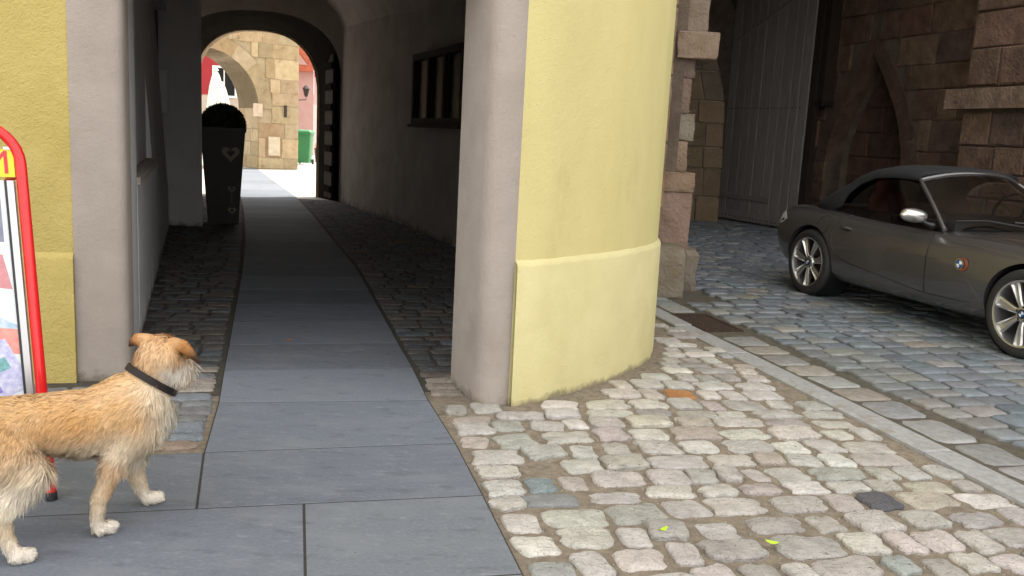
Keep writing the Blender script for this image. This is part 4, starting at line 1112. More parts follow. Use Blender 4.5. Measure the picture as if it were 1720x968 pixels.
def plate(name, pts, d0, d1, m_, parent=sg):
    mb = MB(); mb.loft([[sp(a, h_, d0) for a, h_ in pts], [sp(a, h_, d1) for a, h_ in pts]]); o = mb.build(name, m_, sg)
    if parent is not sg: o.parent = parent
    return o
rect = lambda a0, a1, h0, h1: [(a0, h0), (a1, h0), (a1, h1), (a0, h1)]
PA0, PA1 = 0.026, SW_ - 0.026
pan = plate('panel', rect(PA0, PA1, 0.20, 1.165), -0.012, 0.004, M_panel)
for (a0, a1) in ((PA0, PA0 + 0.026), (PA1 - 0.026, PA1)):
    plate('edge_profile', rect(a0, a1, 0.20, 1.165), 0.004, 0.012, M_alu, pan)
    e = a1 if a0 == PA0 else a0
    plate('gasket', rect(e - 0.004, e + 0.004, 0.20, 1.165), 0.0042, 0.0135, M_dkplastic, pan)
hd = plate('header_board', rect(0.020, SW_ - 0.020, 1.178, 1.275), -0.006, 0.006, M_yelprint)
plate('header_clip', rect(0.020, 0.05, 1.275, 1.285), -0.004, 0.010, M_alu)
def text_mesh(body, size, a, h_, d, m_, parent, rot=0.0, name='lettering'):
    cu = bpy.data.curves.new('txt', 'FONT'); cu.body = body; cu.size = size; cu.align_x = 'RIGHT'; cu.extrude = 0.0006
    ob = bpy.data.objects.new('txt', cu); C.objects.link(ob); bpy.context.view_layer.update()
    me = bpy.data.meshes.new_from_object(ob.evaluated_get(bpy.context.evaluated_depsgraph_get()))
    bpy.data.objects.remove(ob)
    c, s_ = math.cos(rot), math.sin(rot)
    for v_ in me.vertices:
        x, y = v_.co.x * c - v_.co.y * s_, v_.co.x * s_ + v_.co.y * c
        p = Vector(sp(a - x, h_ + y, d + 0.0008 + v_.co.z)) - sg.location
        v_.co = p
    me.materials.clear(); me.materials.append(m_); o = link(name, me, parent); return o
text_mesh('SIM', 0.118, 0.032, 1.190, 0.0062, M_redprint, hd)
ps = plate('poster', rect(PA0 + 0.032, PA1 - 0.032, 0.215, 1.15), 0.0042, 0.0052, M_panel, pan)
Z = 0.0054
def pr(name, pts, m_, z=Z): return plate(name, pts, 0.0053, z, m_, pan)
pr('print', rect(0.075, 0.30, 0.945, 1.145), M_bluegrey)
pr('print', [(0.062, 0.775), (0.30, 0.80), (0.30, 0.905), (0.085, 0.90)], M_pinkprint)
def quad(cx, ch, w, h_, rot):
    c, s_ = math.cos(rot), math.sin(rot)
    return [(cx - (x * c - y * s_), ch + x * s_ + y * c) for x, y in ((-w, -h_), (w, -h_), (w, h_), (-w, h_))]
pr('banknote', quad(0.20, 0.655, 0.135, 0.06, -0.5), M_note3, 0.0057)
pr('banknote', quad(0.20, 0.60, 0.15, 0.045, -0.10), M_salmon, 0.0060)
pr('banknote', quad(0.19, 0.545, 0.13, 0.055, -0.75), M_panel, 0.0063)
pr('banknote', quad(0.215, 0.445, 0.165, 0.095, 0.42), M_note, 0.0066)
pr('banknote_print', quad(0.255, 0.405, 0.12, 0.055, 0.42), M_note2, 0.0069)
pr('banknote_print', quad(0.125, 0.50, 0.028, 0.022, 0.42), M_note4, 0.0069)
text_mesh('500', 0.075, 0.135, 0.475, 0.0070, M_text, pan, 0.42, 'numerals')

# ------------------------------------------------------------------ fallen leaves
M_lf = mat('lime_leaf', (0.38, 0.55, 0.02), None, 3, 0.5)
for (x, y, m_, z) in ((0.98, 2.99, M_lf, 0.016), (0.60, 3.06, M_lf, 0.013), (-1.45, 5.68, mat('brown_leaf', (0.35, 0.15, 0.05), None, 3, 0.6), 0.006)):
    mb = MB(); pts = [(0.018 * math.cos(t) * (1.4 if abs(math.cos(t)) > .7 else 1), 0.011 * math.sin(t), 0.004 * math.cos(2 * t)) for t in [2 * math.pi * k / 10 for k in range(10)]]
    mb.add(pts + [(0, 0, 0.005)], [(k, (k + 1) % 10, 10) for k in range(10)])
    o = mb.build('fallen_leaf', m_, None, world=False); o.location = (x, y, z); o.rotation_euler = (0, 0, random.uniform(0, 6))
    lab = {0.98: 'bright lime leaf lying among the cobbles nearer the kerb', 0.60: 'bright lime leaf lying among the cobbles nearer the slabs', -1.45: 'small brown leaf lying on the dark slab path'}[x]
    tag(o, lab, 'leaf', 'fallen leaves on the paving')

# ------------------------------------------------------------------ roadster
M_paint = mat('warm_grey_metallic', (0.125, 0.121, 0.122), None, 5, 0.26, metallic=0.65, coat=1.0, coords='obj', bumps=())
M_soft = mat('soft_top_fabric', (0.007, 0.008, 0.011), (0.011, 0.012, 0.016), 30, 0.85, ((500, 0.0006),), coords='obj')
M_tyre = mat('tyre_rubber', (0.018, 0.018, 0.018), (0.026, 0.025, 0.024), 20, 0.7, coords='obj')
M_rim = mat('alloy_silver', (0.62, 0.61, 0.60), None, 4, 0.27, metallic=0.9, coords='obj')
M_chrome = mat('bright_trim', (0.7, 0.7, 0.7), None, 4, 0.12, metallic=1.0)
M_dark = mat('car_black', (0.012, 0.012, 0.013), None, 4, 0.35)
M_seat = mat('red_leather', (0.17, 0.02, 0.016), None, 4, 0.5)
M_tail = mat('lamp_red', (0.45, 0.02, 0.02), None, 4, 0.1, coat=1.0)
M_amber = mat('lamp_amber', (0.22, 0.05, 0.02), None, 4, 0.15, coat=1.0)
M_lens_glint = mat('lamp_clear_glint', (0.78, 0.79, 0.80), None, 4, 0.08, coat=1.0)  # lens colour whitened so the tail lamp carries a sky highlight
M_blue = mat('badge_blue', (0.02, 0.13, 0.42), None, 4, 0.2)
M_wht = mat('badge_white', (0.8, 0.8, 0.8), None, 4, 0.2)
def glass_mat():
    m = bpy.data.materials.new('tinted_glass'); m.use_nodes = True; t = m.node_tree; N = t.nodes; L = t.links
    for n_ in list(N): N.remove(n_)
    out = N.new('ShaderNodeOutputMaterial'); gl_ = N.new('ShaderNodeBsdfGlossy'); gl_.inputs['Roughness'].default_value = 0.02
    tr = N.new('ShaderNodeBsdfTransparent'); tr.inputs['Color'].default_value = (0.62, 0.65, 0.64, 1)
    fr = N.new('ShaderNodeFresnel'); fr.inputs['IOR'].default_value = 2.0
    mx = N.new('ShaderNodeMixShader'); L.new(fr.outputs[0], mx.inputs[0]); L.new(tr.outputs[0], mx.inputs[1]); L.new(gl_.outputs[0], mx.inputs[2]); L.new(mx.outputs[0], out.inputs[0])
    return m
M_cg = glass_mat()
CD = np.array([0.301, -0.954]); CRT = np.array([-0.954, -0.301])       # heading; the car's right side (towards us)
ax = np.array([2.863, 8.559]) - CRT * 0.855
car = thing('car', (ax[0], ax[1], STREET_Z + 0.012), 'dark grey roadster with black fabric top parked on the street', 'car', rz=math.atan2(CD[1], CD[0]))
ST_ = [  # x, zb, w sill, w low, w mid, w up, z up, w shoulder, z shoulder, w deck, z deck, z centre
 (-0.875, .40, .50, .56, .58, .56, .62, .50, .74, .36, .775, .79), (-0.82, .30, .62, .70, .73, .72, .64, .64, .785, .46, .81, .825),
 (-0.60, .23, .72, .82, .86, .855, .66, .765, .815, .58, .84, .855), (-0.30, .20, .76, .86, .888, .885, .67, .81, .83, .60, .855, .87),
 (0.00, .18, .78, .868, .892, .89, .67, .82, .83, .62, .855, .87), (0.35, .17, .80, .858, .874, .876, .67, .805, .81, .66, .835, .845),
 (0.80, .17, .80, .842, .856, .866, .665, .795, .79, .66, .805, .815), (1.30, .17, .80, .838, .852, .862, .66, .79, .782, .66, .80, .81),
 (1.62, .17, .80, .842, .858, .866, .66, .785, .785, .64, .81, .83), (1.95, .17, .80, .852, .87, .872, .655, .78, .785, .60, .82, .845),
 (2.495, .19, .79, .862, .888, .882, .64, .775, .765, .56, .79, .815), (2.85, .20, .74, .83, .862, .85, .59, .735, .70, .50, .73, .755),
 (3.07, .22, .60, .70, .745, .735, .53, .63, .625, .42, .655, .67), (3.20, .28, .40, .48, .52, .51, .47, .43, .54, .30, .56, .57)]
secs = []
for (x, zb, ws, wl, wm, wu, zu, wh, zh, wd_, zd, zc) in ST_:
    h_ = [(0.0, zb), (ws * .7, zb), (ws, zb + .01), (wl, zb + .13), (wm, zb + (zu - zb) * .60), (wu, zu), (wh, zh), (wd_, zd), (wd_ * .5, (zd + zc) / 2 + .004), (0.0, zc)]
    bend = (lambda y: -0.10 * (y / 0.8) ** 2 if x < -0.7 else (-0.26 * (abs(y) / 0.8) ** 2 if x > 3.0 else 0))
    ring = [(x - bend(y) if x < 0 else x + bend(y), -y, z) for y, z in h_] + [(x - bend(y) if x < 0 else x + bend(y), y, z) for y, z in h_[-2:0:-1]]
    secs.append(ring)
mb = MB(); mb.loft(secs); mb.f = [f[::-1] for f in mb.f]
tmp = link('tmp_body', mb.mesh('tmp_body', M_paint))
import bmesh
def fix_normals(me_):
    bm = bmesh.new(); bm.from_mesh(me_); bmesh.ops.recalc_face_normals(bm, faces=bm.faces); bm.to_mesh(me_); bm.free()
fix_normals(tmp.data)
sub = tmp.modifiers.new('s', 'SUBSURF'); sub.levels = 3
cuts = []
for x, r in ((0.0, 0.352), (2.495, 0.352)):
    for s_ in (-1, 1):
        c = MB(); c.lathe([(r, 0.0), (r, 0.42)], 48, (x, s_ * 0.60 if s_ > 0 else -1.02, 0.325), 'Y', caps=True)
        co = link('tmp_cut', c.mesh('tmp_cut', M_dark)); fix_normals(co.data); cuts.append(co)
        bo_ = tmp.modifiers.new('b', 'BOOLEAN'); bo_.operation = 'DIFFERENCE'; bo_.object = co; bo_.solver = 'EXACT'
bpy.context.view_layer.update()
me = bpy.data.meshes.new_from_object(tmp.evaluated_get(bpy.context.evaluated_depsgraph_get()))
me.name = 'body'
for co in cuts + [tmp]: bpy.data.objects.remove(co)
me.polygons.foreach_set('use_smooth', [True] * len(me.polygons)); me.set_sharp_from_angle(angle=math.radians(35)); me.update()
body = link('body', me, car)
bvh = BVHTree.FromPolygons([v_.co[:] for v_ in me.vertices], [tuple(p.vertices) for p in me.polygons])
def onside(x, z, off=0.0, side=-1):
    hit = bvh.ray_cast(Vector((x, side * 1.6, z)), Vector((0, -side, 0)))
    y = hit[0].y if hit[0] is not None else side * .8
    return (x, y + side * off, z)
def ctube(name, pts, r, m_, parent, n_=6):
    return MB().tube(pts, r, n_).build(name, m_, parent, smooth=60, world=False)
for side in (-1, 1):
    rear = catmull([(0.42, .815), (0.335, .70), (0.33, .58), (0.40, .46), (0.56, .395)], 5)
    bot = [(x, .395 - (x - .56) * .105) for x in np.linspace(.56, 1.50, 9)][1:]
    front = [(1.52, .31 + (0.79 - .31) * k / 6) for k in range(7)]
    outline = rear + bot + front
    N_ = 12; colsx = np.linspace(0, 1, 15); grid = []
    zt = 0.80
    for k in range(N_ + 1):
        t = k / N_; row = []
        # horizontal rows between the rear curve and the front edge
        z = 0.30 + (zt - 0.30) * t
        xr = np.interp(z, [p[1] for p in rear[::-1]], [p[0] for p in rear[::-1]]) if z > .395 else .56 + (.395 - z) / .105
        for c in colsx:
            x = xr + (1.515 - xr) * c; row.append(onside(x, z, 0.0022, side))
        grid.append(row)
    g_ = MB(); g_.loft(grid, caps=False, closed=False)
    if side > 0: g_.f = [f[::-1] for f in g_.f]
    door = g_.build('door', M_paint, car, smooth='all', world=False)
    ctube('seam', [onside(x, z, 0.0005, side) for x, z in outline], 0.0038, M_dark, door)
    sillc = [(x, .39 - .12 * (x - .56) if x > .56 else .39) for x in np.linspace(1.52, 2.16, 6)]
    ctube('crease', [onside(x, 0.295 + 0.02 * ((x - 1.5) / .65) ** 2, 0.0003, side) for x, z in sillc], 0.003, M_dark, car)
    # handle: bowl and chrome pull
    p = Vector(onside(0.50, .70, 0.003, side))
    h1 = MB(); h1.lathe([(0.0, -0.01), (0.05, -0.006), (0.062, 0.004)], 18, (0, 0, 0), 'Y'); h1.v = [(a + p.x, b * side * -1 + p.y + side * -.002, c * .5 + p.z - .01) for a, b, c in h1.v]; h1.build('handle_bowl', M_dark, door, smooth='all', world=False)
    ctube('handle', [(p.x - .075, p.y + side * .004, p.z + .004), (p.x - .05, p.y + side * .024, p.z + .012), (p.x + .03, p.y + side * .026, p.z + .010), (p.x + .075, p.y + side * .004, p.z)], [0.010, .015, .015, .010], M_paint, door, 10)
    # fuel flap seam, side badge with indicator
    if side < 0:
        ctube('fuel_flap', [onside(0.17 + .085 * math.cos(t), .70 + .085 * math.sin(t), 0.0004, side) for t in [2 * math.pi * k / 28 for k in range(29)]], 0.0026, M_dark, car, 5)
    q = Vector(onside(1.90, .585, 0.002, side))
    def disc(r0, r1, d0, d1, a0=0, a1=2 * math.pi, n_=24, off=(0, 0)):
        d_ = MB(); A = [a0 + (a1 - a0) * k / n_ for k in range(n_ + 1)]
        P = lambda r, a, d: (q.x + off[0] + r * math.cos(a), q.y + side * d, q.z + off[1] + r * math.sin(a))
        d_.loft([[P(r0, a, d1), P(r1, a, d1), P(r1, a, d0), P(r0, a, d0)] for a in A], caps=True); return d_
    disc(0.0005, 0.052, 0.001, 0.010, off=(0.014, 0)).build('indicator', M_amber, car, world=False)
    bd = disc(0.0005, 0.042, 0.010, 0.020).build('badge', M_dark, car, world=False)
    disc(0.037, 0.042, 0.020, 0.023).build('badge_rim', M_chrome, bd, world=False)
    for k in range(4):
        disc(0.0005, 0.028, 0.020, 0.0225, k * math.pi / 2, (k + 1) * math.pi / 2, 8).build('badge_quarter', M_blue if k % 2 else M_wht, bd, world=False)
    ctube('flank_crease', [onside(1.93 + .22 * t, .52 - .22 * t, -0.001, side) for t in np.linspace(0, 1, 6)], 0.003, M_paint, car, 5)
# wheel wells and wheels
def wheel(x, side):
    y = side * 0.768; q = 1 if side > 0 else -1
    w = MB(); w.lathe([(0.345, 0.60), (0.345, 0.84)], 40, (x, 0, .325), 'Y'); w.lathe([(0.0, 0.60), (0.345, .60)], 40, (x, 0, .325), 'Y'); w.v = [(a, b * q, c) for a, b, c in w.v]
    w.build('wheel_well', M_dark, car, smooth=40, world=False)
    e = bpy.data.objects.new('wheel', None); C.objects.link(e); e.parent = car; e.location = (x, y, 0.318)
    ty = MB(); ty.lathe([(0.230, -0.085), (0.245, -0.108), (0.285, -0.113), (0.308, -0.100), (0.318, -0.08), (0.318, 0.08), (0.308, 0.100), (0.285, 0.113), (0.245, 0.108), (0.236, 0.085)], 48, axis='Y'); ty.build('tyre', M_tyre, e, smooth=60, world=False)
    rm = MB(); rm.lathe([(0.242, 0.104), (0.240, 0.113), (0.228, 0.110), (0.218, 0.075), (0.214, -0.08)], 56, axis='Y'); rm.v = [(a, b * q, c) for a, b, c in rm.v]
    rim = rm.build('rim', M_rim, e, smooth=40, world=False)
    for k in range(7):
        a = 2 * math.pi * k / 7 + 0.22
        sp_ = MB()
        def P(r, l, d): return (r * math.cos(a) - l * math.sin(a), d * q, r * math.sin(a) + l * math.cos(a))
        for (l0, l1) in ((-1, 1),):
            secs_ = []
            for (r, wd_, d) in ((0.045, .018, .082), (0.09, .022, .090), (0.15, .031, .090), (0.205, .040, .092), (0.226, .042, .098)):
                a0, a1 = l0 * wd_, l1 * wd_; mid = (a0 + a1) / 2
                secs_.append([P(r, a0, d - .026), P(r, a0, d - .004), P(r, a0 * .62, d + .003), P(r, a0 * .35, d - .012), P(r, a1 * .35, d - .012), P(r, a1 * .62, d + .003), P(r, a1, d - .004), P(r, a1, d - .026)])
            sp_.loft(secs_)
        sp_.build('spoke', M_rim, e, smooth=30, world=False)
    h_ = MB(); h_.lathe([(0.062, 0.05), (0.066, 0.075), (0.056, 0.088), (0.034, 0.092), (0.0, 0.092)], 28, axis='Y'); h_.v = [(a, b * q, c) for a, b, c in h_.v]; h_.build('hub', M_rim, e, smooth=40, world=False)
    cp = MB(); cp.lathe([(0.034, 0.0925), (0.034, 0.097), (0.0, 0.097)], 24, axis='Y'); cp.v = [(a, b * q, c) for a, b, c in cp.v]; cp.build('hub_cap', M_dark, e, world=False)
    for k in range(4):
        qd = MB(); A = [k * math.pi / 2 + math.pi / 16 * j for j in range(9)]; qd.add([(0, .0985 * q, 0)] + [(.021 * math.cos(t), .0985 * q, .021 * math.sin(t)) for t in A], [(0, j, j + 1) for j in range(1, 9)]); qd.build('badge_quarter', M_blue if k % 2 else M_wht, e, world=False)
    for k in range(5):
        a = 2 * math.pi * k / 5 + .3; nb = MB(); nb.lathe([(0.010, 0.085), (0.010, 0.0905), (0.0, 0.0905)], 8, (0.048 * math.cos(a), 0, 0.048 * math.sin(a)), 'Y'); nb.v = [(x_, b * q, c) for x_, b, c in nb.v]; nb.build('wheel_bolt', M_dark, e, world=False)
    bk_ = MB(); bk_.lathe([(0.0, 0.028), (0.15, 0.03), (0.15, 0.02)], 32, axis='Y'); bk_.v = [(a, b * q, c) for a, b, c in bk_.v]; bk_.build('brake_disc', M_iron, e, smooth=40, world=False)
for x in (0.0, 2.495):
    for s_ in (-1, 1): wheel(x, s_)
# fabric roof
RF = [(1.06, 1.250, .53, 1.172), (0.98, 1.268, .55, 1.180), (0.82, 1.285, .575, 1.182), (0.62, 1.288, .60, 1.165), (0.46, 1.268, .625, 1.10), (0.33, 1.235, .655, 1.00), (0.22, 1.195, .69, 0.88), (0.10, 1.135, .715, 0.822), (-0.04, 1.045, .70, 0.825), (-0.17, 0.955, .66, 0.835), (-0.27, 0.880, .60, 0.84)]
rows = []
for (x, zc, ye, ze) in RF:
    row = []
    for k in range(-12, 13):
        t = abs(k) / 12 * math.pi / 2; y = math.copysign(ye * math.sin(t) ** 0.85 if t > 0 else 0, k)
        row.append((x - 0.10 * (abs(k) / 12) ** 2 * (1 if x > .3 else .2), y, ze + (zc - ze) * max(0, math.cos(t)) ** 0.62))
    rows.append(row)
g_ = MB(); g_.loft(rows, caps=False, closed=False); g_.f = [f[::-1] for f in g_.f]
roof = g_.build('fabric_roof', M_soft, car, smooth='all', world=False)
so_ = roof.modifiers.new('thick', 'SOLIDIFY'); so_.thickness = 0.02; so_.offset = -1
# windscreen, frame, side windows
def wsp(t, k):      # t 0 base..1 header, k -1..1 across
    bx = 1.83 - 0.30 * k * k; by = 0.725 * k; bz = 0.835 - 0.02 * k * k
    hx = 1.085 - 0.10 * k * k; hy = 0.535 * k; hz = 1.255 - 0.075 * abs(k) ** 2.5
    return (bx + (hx - bx) * t, by + (hy - by) * t, bz + (hz - bz) * t + 0.012 * math.sin(math.pi * t))
g_ = MB(); g_.loft([[wsp(t, k) for k in np.linspace(-1, 1, 15)] for t in np.linspace(0, 1, 9)], caps=False, closed=False)
ws = g_.build('windscreen', M_cg, car, smooth='all', world=False)
ctube('screen_frame', [wsp(t, -1) for t in np.linspace(-.02, 1, 9)] + [wsp(1, k) for k in np.linspace(-.9, .9, 15)] + [wsp(t, 1) for t in np.linspace(1, -.02, 9)], 0.020, M_paint, car, 8)
for s_ in (-1, 1):
    top, bot_ = [], []
    for x in np.linspace(0.16, 1.48, 14):
        if x <= 0.96: zt_ = np.interp(x, [r[0] for r in RF[::-1]], [r[3] for r in RF[::-1]]) - .005; yt = np.interp(x, [r[0] for r in RF[::-1]], [r[2] for r in RF[::-1]]) - .012
        else:
            t = 1 - (x - 0.985) / (1.53 - 0.985); w_ = wsp(min(1, max(0, t)), 1); zt_, yt = w_[2] - .008, w_[1] - .012
        top.append((x, s_ * yt, zt_)); bot_.append((x, s_ * 0.728, 0.795))
    g_ = MB(); g_.loft([bot_, top], caps=False, closed=False); g_.build('side_window', M_cg, car, smooth='all', world=False)
    # mirror
    mr = MB(); n_ = 14; sc_ = []
    for k in range(9):
        t = -1 + 2 * k / 8; r = math.sqrt(max(0, 1 - t * t)) ** 0.8
        sc_.append([(1.37 + .062 * r * math.cos(a) - .02 * t, s_ * (0.90 + .115 * t), 0.905 + .058 * r * math.sin(a) + .01 * t) for a in [2 * math.pi * j / n_ for j in range(n_)]])
    mr.loft(sc_); mo = mr.build('mirror', M_rim, car, smooth='all', world=False)
    ctube('mirror_arm', [(1.42, s_ * .74, .83), (1.41, s_ * .80, .845), (1.38, s_ * .86, .88)], [.025, .018, .02], M_dark, mo, 8)
    # lamps
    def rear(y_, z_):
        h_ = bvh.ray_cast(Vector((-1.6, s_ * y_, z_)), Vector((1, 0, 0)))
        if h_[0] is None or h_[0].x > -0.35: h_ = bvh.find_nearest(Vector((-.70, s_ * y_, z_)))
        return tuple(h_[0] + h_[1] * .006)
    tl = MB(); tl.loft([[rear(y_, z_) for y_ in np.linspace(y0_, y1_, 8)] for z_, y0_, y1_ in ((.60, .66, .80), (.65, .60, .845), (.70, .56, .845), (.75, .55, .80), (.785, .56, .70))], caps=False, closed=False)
    tl.build('tail_lamp_glint', M_lens_glint, car, smooth='all', world=False)  # real lamp, its pale colour stands in for a sky glint on the fender
    hl = MB(); hl.loft([[tuple(bvh.find_nearest(Vector((x, s_ * y, z)))[0] + bvh.find_nearest(Vector((x, s_ * y, z)))[1] * .004) for x in np.linspace(2.86, 3.12, 7)] for y, z in ((.74, .55), (.72, .61), (.66, .66), (.58, .68))], caps=False, closed=False); hl.build('headlamp', M_lens_glint, car, smooth='all', world=False)
    # seats
    sb = MB()
    for (z, hx_, hy_, x) in ((.70, .08, .22, .50), (.95, .075, .22, .42), (1.02, .06, .17, .40), (1.05, .05, .12, .39), (1.13, .045, .11, .37), (1.155, .03, .08, .365)):
        sb.f = sb.f
    sb.loft([[(x + hx_ * math.cos(a), s_ * .36 + hy_ * math.copysign(abs(math.sin(a)) ** .6, math.sin(a)), z) for a in [2 * math.pi * j / 16 for j in range(16)]] for (z, hx_, hy_, x) in ((.70, .08, .22, .50), (.95, .075, .22, .42), (1.02, .06, .17, .40), (1.05, .05, .12, .39), (1.13, .045, .11, .37), (1.155, .03, .08, .365))])
    sb.build('seat', M_seat, car, smooth=50, world=False)
    ctube('wiper', [(1.80 - .1 * s_, s_ * .12, .855), (1.66, s_ * .12 - .32, .90), (1.58, s_ * .12 - .55, .885)] if s_ < 0 else [(1.82, .30, .85), (1.76, .02, .885), (1.70, -.20, .895)], 0.009, M_dark, car, 6)
MB().box(-0.05, 1.60, -0.69, 0.69, 0.70, 0.872).build('cabin_trim', M_dark, car, world=False)
g_ = MB(); g_.loft([[(1.20 + .35 * t, y, .87 + .05 * math.sin(math.pi * min(1, t * 1.6))) for y in np.linspace(-.66, .66, 9)] for t in (0, .15, .4, .7, 1)], caps=False, closed=False); g_.build('dashboard', M_dark, car, smooth='all', world=False)
st_ = MB(); st_.v = []; 
ring = [(1.10 + .05 * math.sin(t), .36 + .17 * math.cos(t), .95 + .15 * math.sin(t)) for t in [2 * math.pi * k / 24 for k in range(25)]]
st_.tube(ring, .014, 6); st_.build('steering_wheel', M_dark, car, smooth=60, world=False)
ctube('bonnet_seam', [tuple(bvh.find_nearest(Vector((x, -.70 + .03 * math.sin(x), .82 - .02 * (x - 1.8))))[0]) for x in np.linspace(1.75, 3.0, 10)], .0028, M_dark, car)
ctube('boot_seam', [tuple(bvh.find_nearest(Vector((x, -.60, .87)))[0]) for x in np.linspace(-.25, -.72, 6)], .0028, M_dark, car)
ctube('boot_seam', [tuple(bvh.find_nearest(Vector((x, .60, .87)))[0]) for x in np.linspace(-.25, -.72, 6)], .0028, M_dark, car)
MB().box(-0.93, -0.90, -0.26, 0.26, 0.48, 0.59).build('number_plate', M_wht, car, world=False)

# ------------------------------------------------------------------ dog
DM = np.array([-1.32, 2.93]); DD = np.array([0.766, 0.643]); DN = np.array([0.643, -0.766])     # local axes: s along the heading, l to its right side, z up
dog = thing('dog', (DM[0], DM[1], 0.0), 'sandy rough-coated dog in a dark collar walking towards the passage', 'dog')
HC = np.array([0.142, 0.0, 0.572]); HF = np.array([0.76, -0.62, -0.20]); HF /= np.linalg.norm(HF); HR = np.array([0.63, 0.76, 0.0]); HR /= np.linalg.norm(HR); UP = np.array([0, 0, 1.0])
A_ = np.array
earR = [HC + HR * .050 + UP * .050 - HF * .012, HC + HR * .088 + UP * .048 - HF * .02, HC + HR * .120 + UP * .018 - HF * .012, HC + HR * .138 + UP * -.006]
earL = [HC - HR * .050 + UP * .054 - HF * .012, HC - HR * .082 + UP * .058 - HF * .02, HC - HR * .108 + UP * .046 - HF * .012, HC - HR * .128 + UP * .030]
CAPS = [  # smoothing group k, chain of (point, radius)
 (.05, [((-.52, 0, .405), .070), ((-.40, 0, .412), .086), ((-.27, 0, .40), .090), ((-.12, 0, .378), .108), ((.02, 0, .372), .112), ((.075, 0, .375), .090)]),
 (.05, [((.00, 0, .43), .082), ((.075, 0, .465), .086), ((.125, 0, .535), .066)]),
 (.04, [((.03, .048, .415), .072), ((.045, .055, .34), .058)]), (.04, [((.03, -.048, .415), .072), ((.045, -.055, .34), .058)]),
 (.03, [(HC - HF * .018, .074), (HC + HF * .03 + UP * -.010, .070)]), (.025, [(HC + HF * .06 + UP * -.030, .050), (HC + HF * .135 + UP * -.048, .032)]),
 (.02, [(HC + HF * .02 + HR * .038 + UP * -.04, .050)] * 2), (.02, [(HC + HF * .02 - HR * .038 + UP * -.03, .042)] * 2),
 (.012, list(zip(earR, (.026, .022, .014, .006)))), (.012, list(zip(earL, (.026, .022, .014, .006)))),
 # legs
 (.03, [((.02, .066, .35), .056), ((-.035, .080, .275), .042), ((-.075, .081, .19), .030), ((-.104, .081, .125), .0245), ((-.112, .080, .055), .0205), ((-.104, .080, .028), .025), ((-.070, .079, .022), .022)]),
 (.03, [((.05, -.060, .34), .056), ((.048, -.070, .225), .040), ((.062, -.078, .14), .029), ((.076, -.080, .085), .0245), ((.090, -.080, .045), .0205), ((.104, -.080, .028), .025), ((.140, -.080, .022), .022)]),
 (.04, [((-.43, .055, .40), .085), ((-.37, .085, .335), .075), ((-.305, .098, .275), .052), ((-.355, .110, .215), .036), ((-.398, .120, .165), .027), ((-.390, .130, .10), .021), ((-.378, .140, .045), .0205), ((-.365, .147, .026), .025), ((-.332, .150, .021), .022)]),
 (.04, [((-.45, -.055, .40), .085), ((-.43, -.080, .33), .070), ((-.40, -.095, .26), .048), ((-.48, -.10, .20), .034), ((-.55, -.10, .155), .027), ((-.565, -.10, .09), .021), ((-.57, -.10, .045), .0205), ((-.555, -.10, .026), .025), ((-.525, -.10, .021), .022)]),
 (.03, [((-.54, 0, .43), .032), ((-.63, 0, .41), .022), ((-.70, .01, .33), .018), ((-.73, .02, .25), .012)])]
def sdf(P):
    out = None
    for k, ch in CAPS:
        dch = None
        for (a, ra), (b, rb) in zip(ch[:-1], ch[1:]):
            a, b = np.array(a, float), np.array(b, float); ab = b - a; L2 = max(1e-9, ab @ ab)
            t = np.clip(((P - a) @ ab) / L2, 0, 1)
            dd = np.linalg.norm(P - a - t[:, None] * ab, axis=1) - (ra + (rb - ra) * t)
            dch = dd if dch is None else np.minimum(dch, dd)
        if out is None: out = dch
        else:
            h = np.clip(0.5 + 0.5 * (out - dch) / k, 0, 1); out = dch * h + out * (1 - h) - 0  # linear blend, then the smooth part
            out = out - k * h * (1 - h)
    return out
def surface_nets(lo, hi, step):
    n_ = [int((hi[i] - lo[i]) / step) + 1 for i in range(3)]
    gx, gy, gz = np.meshgrid(*[lo[i] + step * np.arange(n_[i]) for i in range(3)], indexing='ij')
    P = np.stack([gx.ravel(), gy.ravel(), gz.ravel()], 1); D = sdf(P).reshape(n_)
    I = D < 0
    corners = [(i, j, k) for i in (0, 1) for j in (0, 1) for k in (0, 1)]
    sl_ = lambda A, c: A[c[0]:n_[0] - 1 + c[0], c[1]:n_[1] - 1 + c[1], c[2]:n_[2] - 1 + c[2]]
    cnt = sum(sl_(I, c).astype(int) for c in corners); act = (cnt > 0) & (cnt < 8)
    idx = -np.ones(act.shape, int); idx[act] = np.arange(act.sum())
    acc = np.zeros((act.sum(), 3)); num = np.zeros(act.sum())
    for a in corners:
        for b in corners:
            if sum(abs(a[q] - b[q]) for q in range(3)) == 1 and a < b:
                da, db = sl_(D, a)[act], sl_(D, b)[act]; cr = (da < 0) != (db < 0)
                t = np.where(cr, da / np.where(cr, da - db, 1), 0)[:, None]
                acc += np.where(cr[:, None], np.array(a) + t * (np.array(b) - np.array(a)), 0); num += cr
    base = np.argwhere(act); V = np.array(lo) + step * (base + acc / num[:, None])
    F = []
    for ax_ in range(3):
        u, w = [(1, 2), (2, 0), (0, 1)][ax_]
        e0 = I; e1 = np.roll(I, -1, ax_); cr = e0 != e1
        q = np.argwhere(cr)
        q = q[(q[:, ax_] < n_[ax_] - 1) & (q[:, u] > 0) & (q[:, w] > 0) & (q[:, u] < n_[u] - 1) & (q[:, w] < n_[w] - 1)]
        if not len(q): continue
        du = np.zeros(3, int); du[u] = 1; dw = np.zeros(3, int); dw[w] = 1
        g_ = lambda c: idx[c[:, 0], c[:, 1], c[:, 2]]
        quad_ = np.stack([g_(q - du - dw), g_(q - dw), g_(q), g_(q - du)], 1)
        ins = I[q[:, 0], q[:, 1], q[:, 2]]
        F.append(np.where(ins[:, None], quad_, quad_[:, ::-1]))
    return V, np.concatenate(F)
